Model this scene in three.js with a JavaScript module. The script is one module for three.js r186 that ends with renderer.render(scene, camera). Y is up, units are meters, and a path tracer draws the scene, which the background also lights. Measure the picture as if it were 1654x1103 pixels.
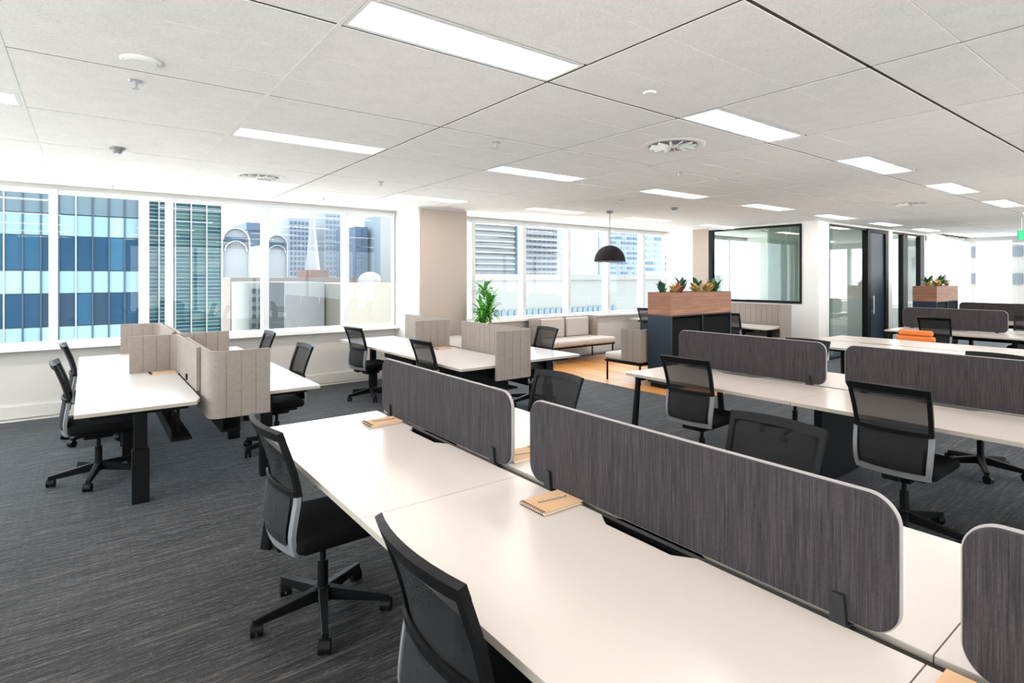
import * as THREE from 'three';
import { RoundedBoxGeometry } from 'three/addons/geometries/RoundedBoxGeometry.js';
import { mergeGeometries } from 'three/addons/utils/BufferGeometryUtils.js';
import { RectAreaLightUniformsLib } from 'three/addons/lights/RectAreaLightUniformsLib.js';

// Plan axes: X runs along the long window wall, W runs towards it (world z = -W), y is up, metres.
const scene = new THREE.Scene();
const IW = 1654, IH = 1103, FOCAL = 905, PX = 827, HY = 446.5, YAW = 0.6495, EYE = 1.68;
const camera = new THREE.PerspectiveCamera(2 * Math.atan(IH / 2 / FOCAL) * 180 / Math.PI, IW / IH, 0.05, 2000);
camera.position.set(0, EYE, 0);
camera.rotation.set(0, -YAW, 0);
camera.setViewOffset(IW, IH, 0, IH / 2 - HY, IW, IH);
camera.updateProjectionMatrix();
scene.background = new THREE.Color().setRGB(0.88, 0.93, 1.0);
scene.backgroundIntensity = 4.2;
const SUN = new THREE.DirectionalLight(0xfff1e6, 11);
SUN.position.set(30, 95, -12); SUN.target.position.set(0, 0, -10);
SUN.shadow.camera.left = SUN.shadow.camera.bottom = -80; SUN.shadow.camera.right = SUN.shadow.camera.top = 80; SUN.shadow.camera.far = 300;
scene.add(SUN, SUN.target);
RectAreaLightUniformsLib.init();
const PANEL_LIGHT = 10.5;
const renderer = new THREE.WebGLRenderer();
renderer.toneMapping = THREE.LinearToneMapping;
renderer.toneMappingExposure = 1.6;
renderer.shadowMap.enabled = true;

// ---------------------------------------------------------------- helpers
let seed = 7;
const rnd = () => { seed = (seed + 0x6d2b79f5) | 0; let t = Math.imul(seed ^ (seed >>> 15), 1 | seed); t = (t + Math.imul(t ^ (t >>> 7), 61 | t)) ^ t; return ((t ^ (t >>> 14)) >>> 0) / 4294967296; };
const C = (r, g, b) => new THREE.Color(`rgb(${r},${g},${b})`);
const taken = new Map();
const numbered = (n) => { const k = taken.get(n) || 0; taken.set(n, k + 1); return k ? `${n}_${String(k).padStart(3, '0')}` : n; };
const ca = Math.cos(YAW), sa = Math.sin(YAW);
// a pixel's direction meets the plane W = const: gives [X, y]
const onW = (px, py, W) => { const r = (px - PX) / FOCAL, t = W / (ca - r * sa); return [t * (r * ca + sa), EYE + t * (HY - py) / FOCAL]; };

function uvMetres(g) {                       // texture coordinates in metres, by the axis each face looks along
  const p = g.attributes.position, n = g.attributes.normal, uv = new Float32Array(p.count * 2);
  for (let i = 0; i < p.count; i++) {
    const ax = Math.abs(n.getX(i)), ay = Math.abs(n.getY(i)), az = Math.abs(n.getZ(i));
    if (ay >= ax && ay >= az) { uv[2 * i] = p.getX(i); uv[2 * i + 1] = p.getZ(i); }
    else if (ax >= az) { uv[2 * i] = p.getZ(i); uv[2 * i + 1] = p.getY(i); }
    else { uv[2 * i] = p.getX(i); uv[2 * i + 1] = p.getY(i); }
  }
  g.setAttribute('uv', new THREE.BufferAttribute(uv, 2));
  return g;
}
const flat = (g) => (g.index ? g.toNonIndexed() : g);
// box by ranges in X, y, W
const bx = (x0, x1, y0, y1, w0, w1) => { const g = new THREE.BoxGeometry(Math.abs(x1 - x0), Math.abs(y1 - y0), Math.abs(w1 - w0)); g.translate((x0 + x1) / 2, (y0 + y1) / 2, -(w0 + w1) / 2); return g; };
const rb = (x0, x1, y0, y1, w0, w1, r = 0.006, s = 2) => { const g = new RoundedBoxGeometry(Math.abs(x1 - x0), Math.abs(y1 - y0), Math.abs(w1 - w0), s, r); g.translate((x0 + x1) / 2, (y0 + y1) / 2, -(w0 + w1) / 2); return g; };
const cyl = (r0, r1, h, x, y, w, n = 20) => { const g = new THREE.CylinderGeometry(r1, r0, h, n); g.translate(x, y + h / 2, -w); return g; };
// rod between two points [X,y,W], round or square
function rod(a, b, r, n = 10, r2 = r) {
  const A = new THREE.Vector3(a[0], a[1], -a[2]), B = new THREE.Vector3(b[0], b[1], -b[2]), d = B.clone().sub(A);
  const g = new THREE.CylinderGeometry(r2, r, d.length(), n);
  g.applyQuaternion(new THREE.Quaternion().setFromUnitVectors(new THREE.Vector3(0, 1, 0), d.clone().normalize()));
  g.translate((A.x + B.x) / 2, (A.y + B.y) / 2, (A.z + B.z) / 2); return g;
}
// outline in plan (X, W) raised from y0 to y1
function plan(pts, y0, y1, bevel = 0) {
  const s = new THREE.Shape(pts.map(([x, w]) => new THREE.Vector2(x, w)));
  const g = new THREE.ExtrudeGeometry(s, { depth: y1 - y0 - 2 * bevel, bevelEnabled: bevel > 0, bevelThickness: bevel, bevelSize: bevel, bevelOffset: -bevel, bevelSegments: 2, curveSegments: 8 });
  g.rotateX(-Math.PI / 2); g.translate(0, y0 + bevel, 0); return g;
}
function mesh(name, geos, m, parent) {
  geos = Array.isArray(geos) ? geos : [geos];
  const g = geos.length > 1 ? mergeGeometries(geos.map((q) => { q = flat(q); for (const k of Object.keys(q.attributes)) if (!['position', 'normal', 'uv'].includes(k)) q.deleteAttribute(k); return q; })) : geos[0];
  if (m.map || m.bumpMap) uvMetres(g);
  const o = new THREE.Mesh(g, m); o.name = parent && parent !== scene ? name : numbered(name); (parent || scene).add(o); return o;
}
function tag(o, label, category, group) { Object.assign(o.userData, { label, category }); if (group) o.userData.group = group; return o; }
function thing(name, label, category, [x, y, w] = [0, 0, 0], turn = 0, group) {
  const o = new THREE.Group(); o.name = numbered(name); scene.add(o); o.position.set(x, y, -w); o.rotation.y = turn; return tag(o, label, category, group);
}
function struct(name, geos, m) { const o = mesh(name, geos, m, scene); o.userData.kind = 'structure'; return o; }
function structGroup(name) { const o = new THREE.Group(); o.name = numbered(name); o.userData.kind = 'structure'; scene.add(o); return o; }
function dup(o, [x, y, w], turn, label, group) { const c = o.clone(); c.name = numbered(o.name.replace(/_\d+$/, '')); scene.add(c); c.position.set(x, y, -w); c.rotation.y = turn; c.userData = { ...o.userData }; if (label) c.userData.label = label; if (group) c.userData.group = group; return c; }

function tex(w, h, f, repeat, srgb = true) {        // f(x, y) -> [r, g, b] 0..255
  const d = new Uint8Array(w * h * 4);
  for (let y = 0; y < h; y++) for (let x = 0; x < w; x++) { const c = f(x, y), i = (y * w + x) * 4; d[i] = c[0]; d[i + 1] = c[1]; d[i + 2] = c[2]; d[i + 3] = 255; }
  const t = new THREE.DataTexture(d, w, h); t.wrapS = t.wrapT = THREE.RepeatWrapping; t.magFilter = THREE.LinearFilter; t.minFilter = THREE.LinearMipmapLinearFilter; t.generateMipmaps = true;
  if (srgb) t.colorSpace = THREE.SRGBColorSpace; t.repeat.set(repeat[0], repeat[1]); t.needsUpdate = true; return t;
}
function noiseField(w, h, cx, cy) {                 // tiling value noise with cells of cx by cy pixels
  const nx = Math.max(1, Math.round(w / cx)), ny = Math.max(1, Math.round(h / cy)), v = Array.from({ length: nx * ny }, rnd);
  return (x, y) => { const fx = x / w * nx, fy = y / h * ny, ix = Math.floor(fx), iy = Math.floor(fy); let tx = fx - ix, ty = fy - iy; tx = tx * tx * (3 - 2 * tx); ty = ty * ty * (3 - 2 * ty);
    const q = (a, b) => v[((b % ny) + ny) % ny * nx + ((a % nx) + nx) % nx]; return (q(ix, iy) * (1 - tx) + q(ix + 1, iy) * tx) * (1 - ty) + (q(ix, iy + 1) * (1 - tx) + q(ix + 1, iy + 1) * tx) * ty; };
}
const clamp8 = (v) => Math.max(0, Math.min(255, v));

// ---------------------------------------------------------------- materials
const std = (color, roughness = 0.6, o = {}) => new THREE.MeshStandardMaterial({ color, roughness, ...o });
const M = {};
{
  const n1 = noiseField(1024, 1024, 150, 7), n2 = noiseField(1024, 1024, 44, 4), n3 = noiseField(1024, 1024, 330, 120), n4 = noiseField(1024, 1024, 6, 3);
  const carpetTex = tex(1024, 1024, (x, y) => { const a = n1(x, y) * 0.45 + n2(x, y) * 0.35 + n4(x, y) * 0.2, v = 3 + Math.pow(a, 1.7) * 98 + n3(x, y) * 7; return [clamp8(v * 1.05), clamp8(v * 0.98), clamp8(v * 0.94)]; }, [0.5, 0.5]);
  const carpetBump = tex(512, 512, (() => { const b = noiseField(512, 512, 20, 3), c = noiseField(512, 512, 2, 2); return (x, y) => { const v = b(x, y) * 150 + c(x, y) * 105; return [v, v, v]; }; })(), [1, 1], false);
  const pile = { roughness: 0.85, bumpMap: carpetBump, bumpScale: 0.004, sheen: 0.7, sheenColor: new THREE.Color(0.62, 0.74, 0.86), sheenRoughness: 0.5 };
  M.carpet = new THREE.MeshPhysicalMaterial({ color: 0xffffff, map: carpetTex, ...pile });
  M.carpets = [0, 1, 2, 3].map((k) => { const t = carpetTex.clone(); t.offset.set(0.23 * k + 0.07, 0.31 * k); t.needsUpdate = true; const g = [1, 0.9, 1.06, 0.96][k]; return new THREE.MeshPhysicalMaterial({ color: new THREE.Color(g, g, g), map: t, ...pile }); });
  const s1 = noiseField(512, 512, 3, 3), s2 = noiseField(512, 512, 40, 40);
  M.tile = std(0xffffff, 0.95, { map: tex(512, 512, (x, y) => { const v = 238 + s1(x, y) * 14 - (s1(x + 91, y + 17) > 0.93 ? 22 : 0) + s2(x, y) * 5; return [clamp8(v), clamp8(v - 1), clamp8(v - 2)]; }, [1, 1]) });
  const f1 = noiseField(1024, 512, 3, 60), f2 = noiseField(1024, 512, 9, 170), f3 = noiseField(1024, 512, 2, 5);
  M.charcoal = std(0xffffff, 0.95, { map: tex(1024, 512, (x, y) => { const v = 26 + f1(x, y) * 28 + f2(x, y) * 15 + f3(x, y) * 12; return [clamp8(v * 1.02), clamp8(v * 0.92), clamp8(v * 0.94)]; }, [1.4, 1.4]) });
  const g1 = noiseField(512, 512, 2, 2), g2 = noiseField(512, 512, 26, 26);
  M.felt = std(0xffffff, 1, { map: tex(512, 512, (x, y) => { const v = 133 + g1(x, y) * 18 + g2(x, y) * 8; return [clamp8(v), clamp8(v * 0.925), clamp8(v * 0.865)]; }, [2.5, 2.5]) });
  M.upholstery = std(0xffffff, 1, { map: tex(512, 512, (x, y) => { const v = 176 + g1(x, y) * 26 + g2(x, y) * 6; return [clamp8(v), clamp8(v * 0.96), clamp8(v * 0.92)]; }, [3, 3]) });
  const w1 = noiseField(1024, 512, 190, 5), w2 = noiseField(1024, 512, 60, 2), w3 = noiseField(1024, 512, 400, 40);
  const grain = (base) => (x, y) => { const v = 0.74 + w1(x, y) * 0.26 + w2(x, y) * 0.14 + w3(x, y) * 0.14 - 0.12; return base.map((b) => clamp8(b * v)); };
  M.wood = std(0xffffff, 0.6, { map: tex(1024, 512, grain([164, 113, 86]), [0.8, 1.6]) });
  M.timber = [0.0, 0.37, 0.71].map((o, k) => { const t = tex(512, 256, grain([[236, 166, 88], [226, 152, 76], [242, 178, 104]][k]), [0.7, 2]); t.offset.set(o, o); return std(0xffffff, 0.35, { map: t }); });
}
M.white = std(C(226, 223, 219), 0.7);
M.wallPaint = std(C(216, 211, 205), 0.85);
M.beige = std(C(172, 158, 147), 0.85);
M.frame = std(C(206, 209, 210), 0.5);
M.sill = std(C(244, 243, 240), 0.35);
M.skirting = std(C(222, 218, 210), 0.6);
M.grid = std(C(34, 32, 30), 0.9);
M.tbar = std(C(246, 246, 244), 0.4);
M.desk = std(C(203, 194, 185), 0.27);
M.deskEdge = std(C(178, 167, 152), 0.5);
M.deskWhite = std(C(206, 202, 198), 0.27);
M.black = new THREE.MeshPhysicalMaterial({ color: C(12, 12, 13), roughness: 0.5, specularIntensity: 0.45 });
M.blackSoft = new THREE.MeshPhysicalMaterial({ color: C(9, 9, 10), roughness: 0.9, specularIntensity: 0.45 });
M.blackMetal = new THREE.MeshPhysicalMaterial({ color: C(11, 11, 12), roughness: 0.5, specularIntensity: 0.4 });
M.dark = std(C(28, 28, 30), 0.6);
M.alu = std(C(196, 196, 198), 0.35, { metalness: 0.7 });
M.trim = std(C(158, 152, 150), 0.7);
M.greyPlastic = std(C(128, 128, 130), 0.4);
M.mesh = std(C(22, 22, 24), 0.9, { transparent: true, opacity: 0.6, side: THREE.DoubleSide });
M.pad = std(C(18, 18, 20), 0.8, { transparent: true, opacity: 0.86, side: THREE.DoubleSide });
M.kraft = std(C(206, 168, 128), 0.85);
M.paper = std(C(238, 234, 226), 0.9);
M.teal = std(C(24, 40, 52), 0.5);
M.orange = std(C(226, 128, 62), 0.8);
M.glass = new THREE.MeshPhysicalMaterial({ color: C(248, 252, 252), roughness: 0, transmission: 1, thickness: 0, ior: 1.28 });
M.glassGreen = new THREE.MeshPhysicalMaterial({ color: C(234, 243, 240), roughness: 0, transmission: 1, thickness: 0, ior: 1.5 });
M.lamp = new THREE.MeshStandardMaterial({ color: 0xffffff, emissive: 0xffffff, emissiveIntensity: 2.2, roughness: 0.6 });
M.curtain = new THREE.MeshPhysicalMaterial({ color: C(186, 194, 188), roughness: 1, transmission: 0.45, thickness: 0, side: THREE.DoubleSide });
M.sheer = new THREE.MeshPhysicalMaterial({ color: C(244, 246, 248), roughness: 1, transmission: 0.6, thickness: 0, side: THREE.DoubleSide });
M.exit = new THREE.MeshStandardMaterial({ color: C(0, 140, 84), emissive: C(0, 150, 90), emissiveIntensity: 0.6, roughness: 0.4 });
M.soil = std(C(58, 44, 34), 1);
M.leafBright = new THREE.MeshPhysicalMaterial({ color: C(88, 176, 38), roughness: 0.6, transmission: 0.3, thickness: 0, side: THREE.DoubleSide });
M.leafMid = std(C(52, 120, 34), 0.6, { side: THREE.DoubleSide });
M.leafDark = std(C(44, 92, 66), 0.6, { side: THREE.DoubleSide });
M.leafGold = std(C(196, 164, 96), 0.7, { side: THREE.DoubleSide });
M.leafRust = std(C(188, 110, 72), 0.7, { side: THREE.DoubleSide });
M.stem = std(C(150, 160, 84), 0.7);

// ---------------------------------------------------------------- room shell
const H = 2.78, WW = 8.69, XL = -2.8, XR = 20.7, WB = -4.4, MX = 11.4, MW = 5.1, MXE = 17.25;
const GX = 0.88, GW = 1.21, G = 1.2;
// floor slab and carpet planks
const floor = struct('floor', [bx(XL - 0.3, MXE, -0.3, -0.006, WB - 0.3, WW + 0.25), bx(MXE, XR + 0.3, -0.3, -0.006, WB - 0.3, MW + 0.2)], M.carpet);
{
  const TX0 = 6.5, TX1 = 8.9, TW0 = 4.55, TW1 = 8.45;            // timber inlay of the lounge
  const put = (g, m, name) => mesh(name, g, m, floor);
  const shared = new Map();
  for (let j = 0; j < 34; j++) {
    const w0 = 0.19 + j * 0.25, off = (j * 0.37) % 1;
    for (let i = -2; i < 4; i++) {
      const x0 = Math.max(-1.6, i + off), x1 = Math.min(2.9, i + 1 + off), w1 = Math.min(w0 + 0.25, WW - 0.05);
      if (x1 - x0 < 0.05 || w1 <= w0) continue;
      put(bx(x0, x1, -0.006, 0, w0, w1), M.carpets[Math.floor(rnd() * 4)], 'carpet_plank');
    }
  }
  mesh('carpet_field', [bx(XL, -1.6, -0.006, 0, WB, WW - 0.05), bx(-1.6, 2.9, -0.006, 0, WB, 0.19), bx(2.9, TX0, -0.006, 0, WB, WW - 0.05), bx(TX0, TX1, -0.006, 0, WB, TW0), bx(TX0, TX1, -0.006, 0, TW1, WW - 0.05), bx(TX1, MX, -0.006, 0, WB, WW - 0.05), bx(MX, XR, -0.006, 0, WB, MW)], M.carpet, floor);
  const roomCarpet = std(C(44, 74, 104), 1);
  mesh('room_carpet', bx(MX + 0.1, MXE - 0.1, -0.006, 0, MW + 0.1, WW - 0.05), roomCarpet, floor);
  for (let j = 0; TX0 + j * 0.2 < TX1 - 0.01; j++) {
    let w = TW0 - ((j * 0.53) % 1.3); const x0 = TX0 + j * 0.2;
    for (; w < TW1; w += 1.3) { const a = Math.max(w, TW0), b = Math.min(w + 1.3, TW1); if (b - a > 0.04) { const g = bx(x0, x0 + 0.198, -0.006, 0.001, a, b - 0.002); const o = put(g, M.timber[Math.floor(rnd() * 3)], 'floor_board'); const uv = o.geometry.attributes.uv; for (let q = 0; q < uv.count; q++) uv.setXY(q, uv.getY(q), uv.getX(q)); } }
  }
}
// ceiling: slab, tiles with two scored grooves, strips in the gaps
const ceiling = struct('ceiling', [bx(XL - 0.3, MXE, H + 0.03, H + 0.35, WB - 0.3, WW + 0.25), bx(MXE, XR + 0.3, H + 0.03, H + 0.35, WB - 0.3, MW + 0.2)], M.grid);
const lightCells = [];
for (const j of [-3, -1, 1, 3, 5]) for (let i = -4; i <= 14; i += 2) lightCells.push([i, j - 1]);
const isLight = (i, j) => lightCells.some(([a, b]) => a === i && b === j);
function tileShape(wlen) {       // section along W with grooves, swept along X; local origin at the corner
  const n = 3, g = 0.004, d = 0.003, s = new THREE.Shape(); s.moveTo(0, 0.03);
  s.lineTo(0, 0.002); s.lineTo(0.002, 0);
  for (let k = 1; k < n; k++) { const w = G * k / n; if (w < wlen - 0.05) { s.lineTo(w - g, 0); s.lineTo(w, d); s.lineTo(w + g, 0); } }
  s.lineTo(wlen - 0.002, 0); s.lineTo(wlen, 0.002); s.lineTo(wlen, 0.03); s.closePath();
  const q = new THREE.ExtrudeGeometry(s, { depth: G - 0.02, bevelEnabled: false }); q.rotateY(Math.PI / 2); uvMetres(q); return q; // shape x -> -z, depth -> x
}
{
  const full = tileShape(G - 0.02), short = tileShape(G - 0.02 - 0.315);
  const under = (i, j) => { const x = GX + (i + 0.5) * G, w = GW + (j + 0.5) * G; return (x < MXE || w < MW) && !(x > MX && w > MW); };
  const inView = (x, w) => { const D = x * sa + w * ca, R = x * ca - w * sa; return D > 0.6 && Math.abs(R / D) < 1.08; };
  for (let j = -1; j <= 5; j++) for (let i = -2; i <= 15; i++) {
    const x = GX + i * G, w = GW + j * G; if (!under(i, j) || !(inView(x, w) || inView(x + G, w + G) || inView(x, w + G) || inView(x + G, w))) continue;
    const o = new THREE.Mesh(isLight(i, j) ? short : full, M.tile); o.name = 'ceiling_tile'; o.position.set(x + 0.01, H, -w - 0.01); ceiling.add(o);
  }
  // the parts of the ceiling behind and beside the view: plain board, leaving the lamp openings
  const rest = [];
  for (let j = -4; j <= 5; j++) for (let i = -3; i <= 16; i++) {
    const x = GX + i * G, w = GW + j * G; if (w + G > WW || x + G > XR + 0.3) continue;
    const vis = j >= -1 && i >= -2 && i <= 15 && under(i, j) && (inView(x, w) || inView(x + G, w + G) || inView(x, w + G) || inView(x + G, w)); if (vis) continue;
    if (!under(i, j) && !(x > MX - 0.5 && x + G < MXE + 0.6 && w > MW - 0.6)) continue;
    rest.push(bx(x + 0.006, x + G - 0.006, H, H + 0.03, w + 0.006, w + G - 0.006 - (isLight(i, j) ? 0.315 : 0)));
  }
  rest.push(bx(XL, XR, H, H + 0.03, WB, GW - 4 * G), bx(XL, GX - 3 * G, H, H + 0.03, GW - 4 * G, GW + 6 * G));
  rest.push(bx(XL, MXE, H, H + 0.03, GW + 6 * G + 0.006, WW));
  mesh('ceiling_board', rest, M.tile, ceiling);
  M.gapShade = std(C(74, 69, 65), 0.9);  // dark strips fill the tile gaps; the gap shade is in their colour
  for (let j = -1; j <= 6; j++) mesh('ceiling_gap_strip', bx(GX - 2 * G, j > 3 ? MX - 0.01 : XR - 0.1, H + 0.004, H + 0.02, GW + j * G - 0.0095, GW + j * G + 0.0095), M.gapShade, ceiling);
  for (let i = 1; i <= 16; i++) mesh('ceiling_gap_strip', bx(GX + i * G - 0.0095, GX + i * G + 0.0095, H + 0.004, H + 0.0199, GW - G, i > 8 ? MW - 0.01 : GW + 6 * G), M.gapShade, ceiling);
  for (const i of [-1, 0]) mesh('ceiling_gap_strip', bx(GX + i * G - 0.0095, GX + i * G + 0.0095, H - 0.001, H + 0.02, -4, GW + 6 * G), M.tbar, ceiling);
}
// long window wall
{
  struct('wall_far', [bx(XL, MXE + 0.2, -0.3, 0.80, WW, WW + 0.25), bx(XL, MXE + 0.2, 2.73, H + 0.35, WW + 0.02, WW + 0.25)], M.wallPaint);
  struct('trim_1', [bx(XL, 4.15, 0.815, 0.86, WW - 0.13, WW + 0.12), bx(5.03, MX, 0.815, 0.86, WW - 0.13, WW + 0.12), bx(MX + 0.12, MXE, 0.815, 0.86, WW - 0.1, WW + 0.12)], M.sill);
  struct('baseboard_far', [bx(XL, 4.15, 0.03, 0.17, WW - 0.03, WW), bx(5.03, MX, 0.03, 0.17, WW - 0.03, WW), bx(XL, 4.15, 0, 0.012, WW - 0.06, WW)], M.skirting);
  struct('wall_column', [bx(4.15, 5.03, 0, H, 7.92, WW + 0.2)], M.white);
  struct('trim_2', [bx(4.19, 5.04, 0, H - 0.02, 7.885, 7.925)], M.beige);
}
let winNo = 1;
function windowBay(x0, x1, W = WW + 0.06, yb = 0.86) {
  const o = structGroup(`window_${winNo++}`), m = 0.04;
  mesh('frame', [bx(x0 - m, x0 + m, yb, 2.73, W - 0.1, W + 0.06), bx(x1 - 0.015, x1, yb, 2.73, W - 0.04, W + 0.05), bx(x0 + m, x1 - 0.015, 2.68, 2.73, W - 0.08, W + 0.05), bx(x0 + m, x1 - 0.015, yb, yb + 0.04, W - 0.05, W + 0.05)], M.frame, o);
  mesh('pane', bx(x0 + m - 0.01, x1 - 0.005, yb + 0.03, 2.69, W + 0.0, W + 0.008), M.glass, o);
  return o;
}
for (const row of [[-2.7, -1.52, -0.32, 0.88, 2.08, 3.28, 4.13], [5.08, 5.68, 6.88, 8.08, 9.28, 10.48, 11.34], [11.58, 12.88, 14.08, 15.28, 16.48, 17.2]]) for (let k = 0; k + 1 < row.length; k++) windowBay(row[k], row[k + 1]);
// left wall with windows (outside the frame; its daylight falls on everything that faces it)
function sideWindow(w0, w1, X, sgn) {
  const o = structGroup(`window_${winNo++}`), m = 0.05;
  mesh('frame', [bx(X - 0.08, X + 0.08, 0.86, 2.73, w0 - m, w0 + m), bx(X - 0.04, X + 0.04, 2.68, 2.73, w0 + m, w1 - m), bx(X - 0.04, X + 0.04, 0.86, 0.9, w0 + m, w1 - m)], M.frame, o);
  mesh('pane', bx(X - 0.004, X + 0.004, 0.89, 2.69, w0 + m - 0.01, w1 - m + 0.01), M.glass, o);
}
struct('wall_left', [bx(XL - 0.3, XL, -0.3, 0.84, WB, WW + 0.25), bx(XL - 0.3, XL, 2.73, H + 0.35, WB, WW + 0.25), bx(XL - 0.3, XL, 0.84, 2.73, WB, -3.9), bx(XL - 0.3, XL, 0.84, 2.73, 8.44, WW + 0.25)], M.wallPaint);
for (let w = -3.9; w < 8; w += 2.057) sideWindow(w, w + 2.057, XL - 0.12, -1);
struct('wall_back', [bx(XL - 0.3, XR + 0.3, -0.3, 0.12, WB - 0.3, WB), bx(XL - 0.3, XR + 0.3, 2.73, H + 0.35, WB - 0.3, WB), bx(XL - 0.3, 1.1, 0.12, 2.73, WB - 0.3, WB), bx(20.1, XR + 0.3, 0.12, 2.73, WB - 0.3, WB)], M.wallPaint);
for (let x = 1.1; x < 20; x += 1.9) windowBay(x, x + 1.9, WB - 0.15, 0.12);      // added behind the camera, unseen: their daylight evens out the deep side
// end wall with windows, and the short window return beside the meeting rooms
struct('wall_right', [bx(XR, XR + 0.3, -0.3, 0.84, WB, MW + 0.2), bx(XR, XR + 0.3, 2.62, H + 0.35, WB, MW + 0.2), bx(XR, XR + 0.3, 0.84, 2.62, WB, -4.0), bx(MXE + 0.1, XR + 0.3, -0.3, 0.84, MW, MW + 0.25), bx(MXE + 0.1, XR + 0.3, 2.62, H + 0.35, MW, MW + 0.25)], M.white);
for (let w = -4; w < 5; w += 1.5) sideWindow(w, Math.min(w + 1.5, 5.05), XR + 0.1, 1);
windowBay(MXE + 0.15, 18.5, MW + 0.1); windowBay(18.5, 19.6, MW + 0.1); windowBay(19.6, 20.66, MW + 0.1);
function drape(name, label, a, b, y0, y1, m, amp, waves, group, cat = 'curtain') {   // a, b are [X, W]
  const n = waves * 10, pos = [], idx = [], dx = b[0] - a[0], dw = b[1] - a[1], L = Math.hypot(dx, dw), nx = -dw / L, nw = dx / L;
  for (let i = 0; i <= n; i++) { const t = i / n, q = amp * Math.sin(t * waves * 2 * Math.PI) + amp * 0.4 * Math.sin(t * waves * 2.7 + 1); for (const y of [y0, y1]) pos.push(a[0] + dx * t + nx * q, y, -(a[1] + dw * t + nw * q)); }
  for (let i = 0; i < n; i++) { const k = 2 * i; idx.push(k, k + 2, k + 1, k + 1, k + 2, k + 3); }
  const g = new THREE.BufferGeometry(); g.setAttribute('position', new THREE.Float32BufferAttribute(pos, 3)); g.setAttribute('uv', new THREE.Float32BufferAttribute(new Float32Array(pos.length / 3 * 2), 2)); g.setIndex(idx); g.computeVertexNormals();
  return tag(mesh(name, g, m, scene), label, cat, group);
}
drape('sheer_curtain', 'sheer white curtain drawn across the windows past the meeting rooms', [17.55, 4.97], [20.45, 4.97], 0.03, 2.7, M.sheer, 0.04, 22);
drape('sheer_curtain', 'sheer white curtain gathered at the corner of the end window wall', [20.5, 4.8], [20.5, 4.0], 0.03, 2.7, M.sheer, 0.04, 9);

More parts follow.
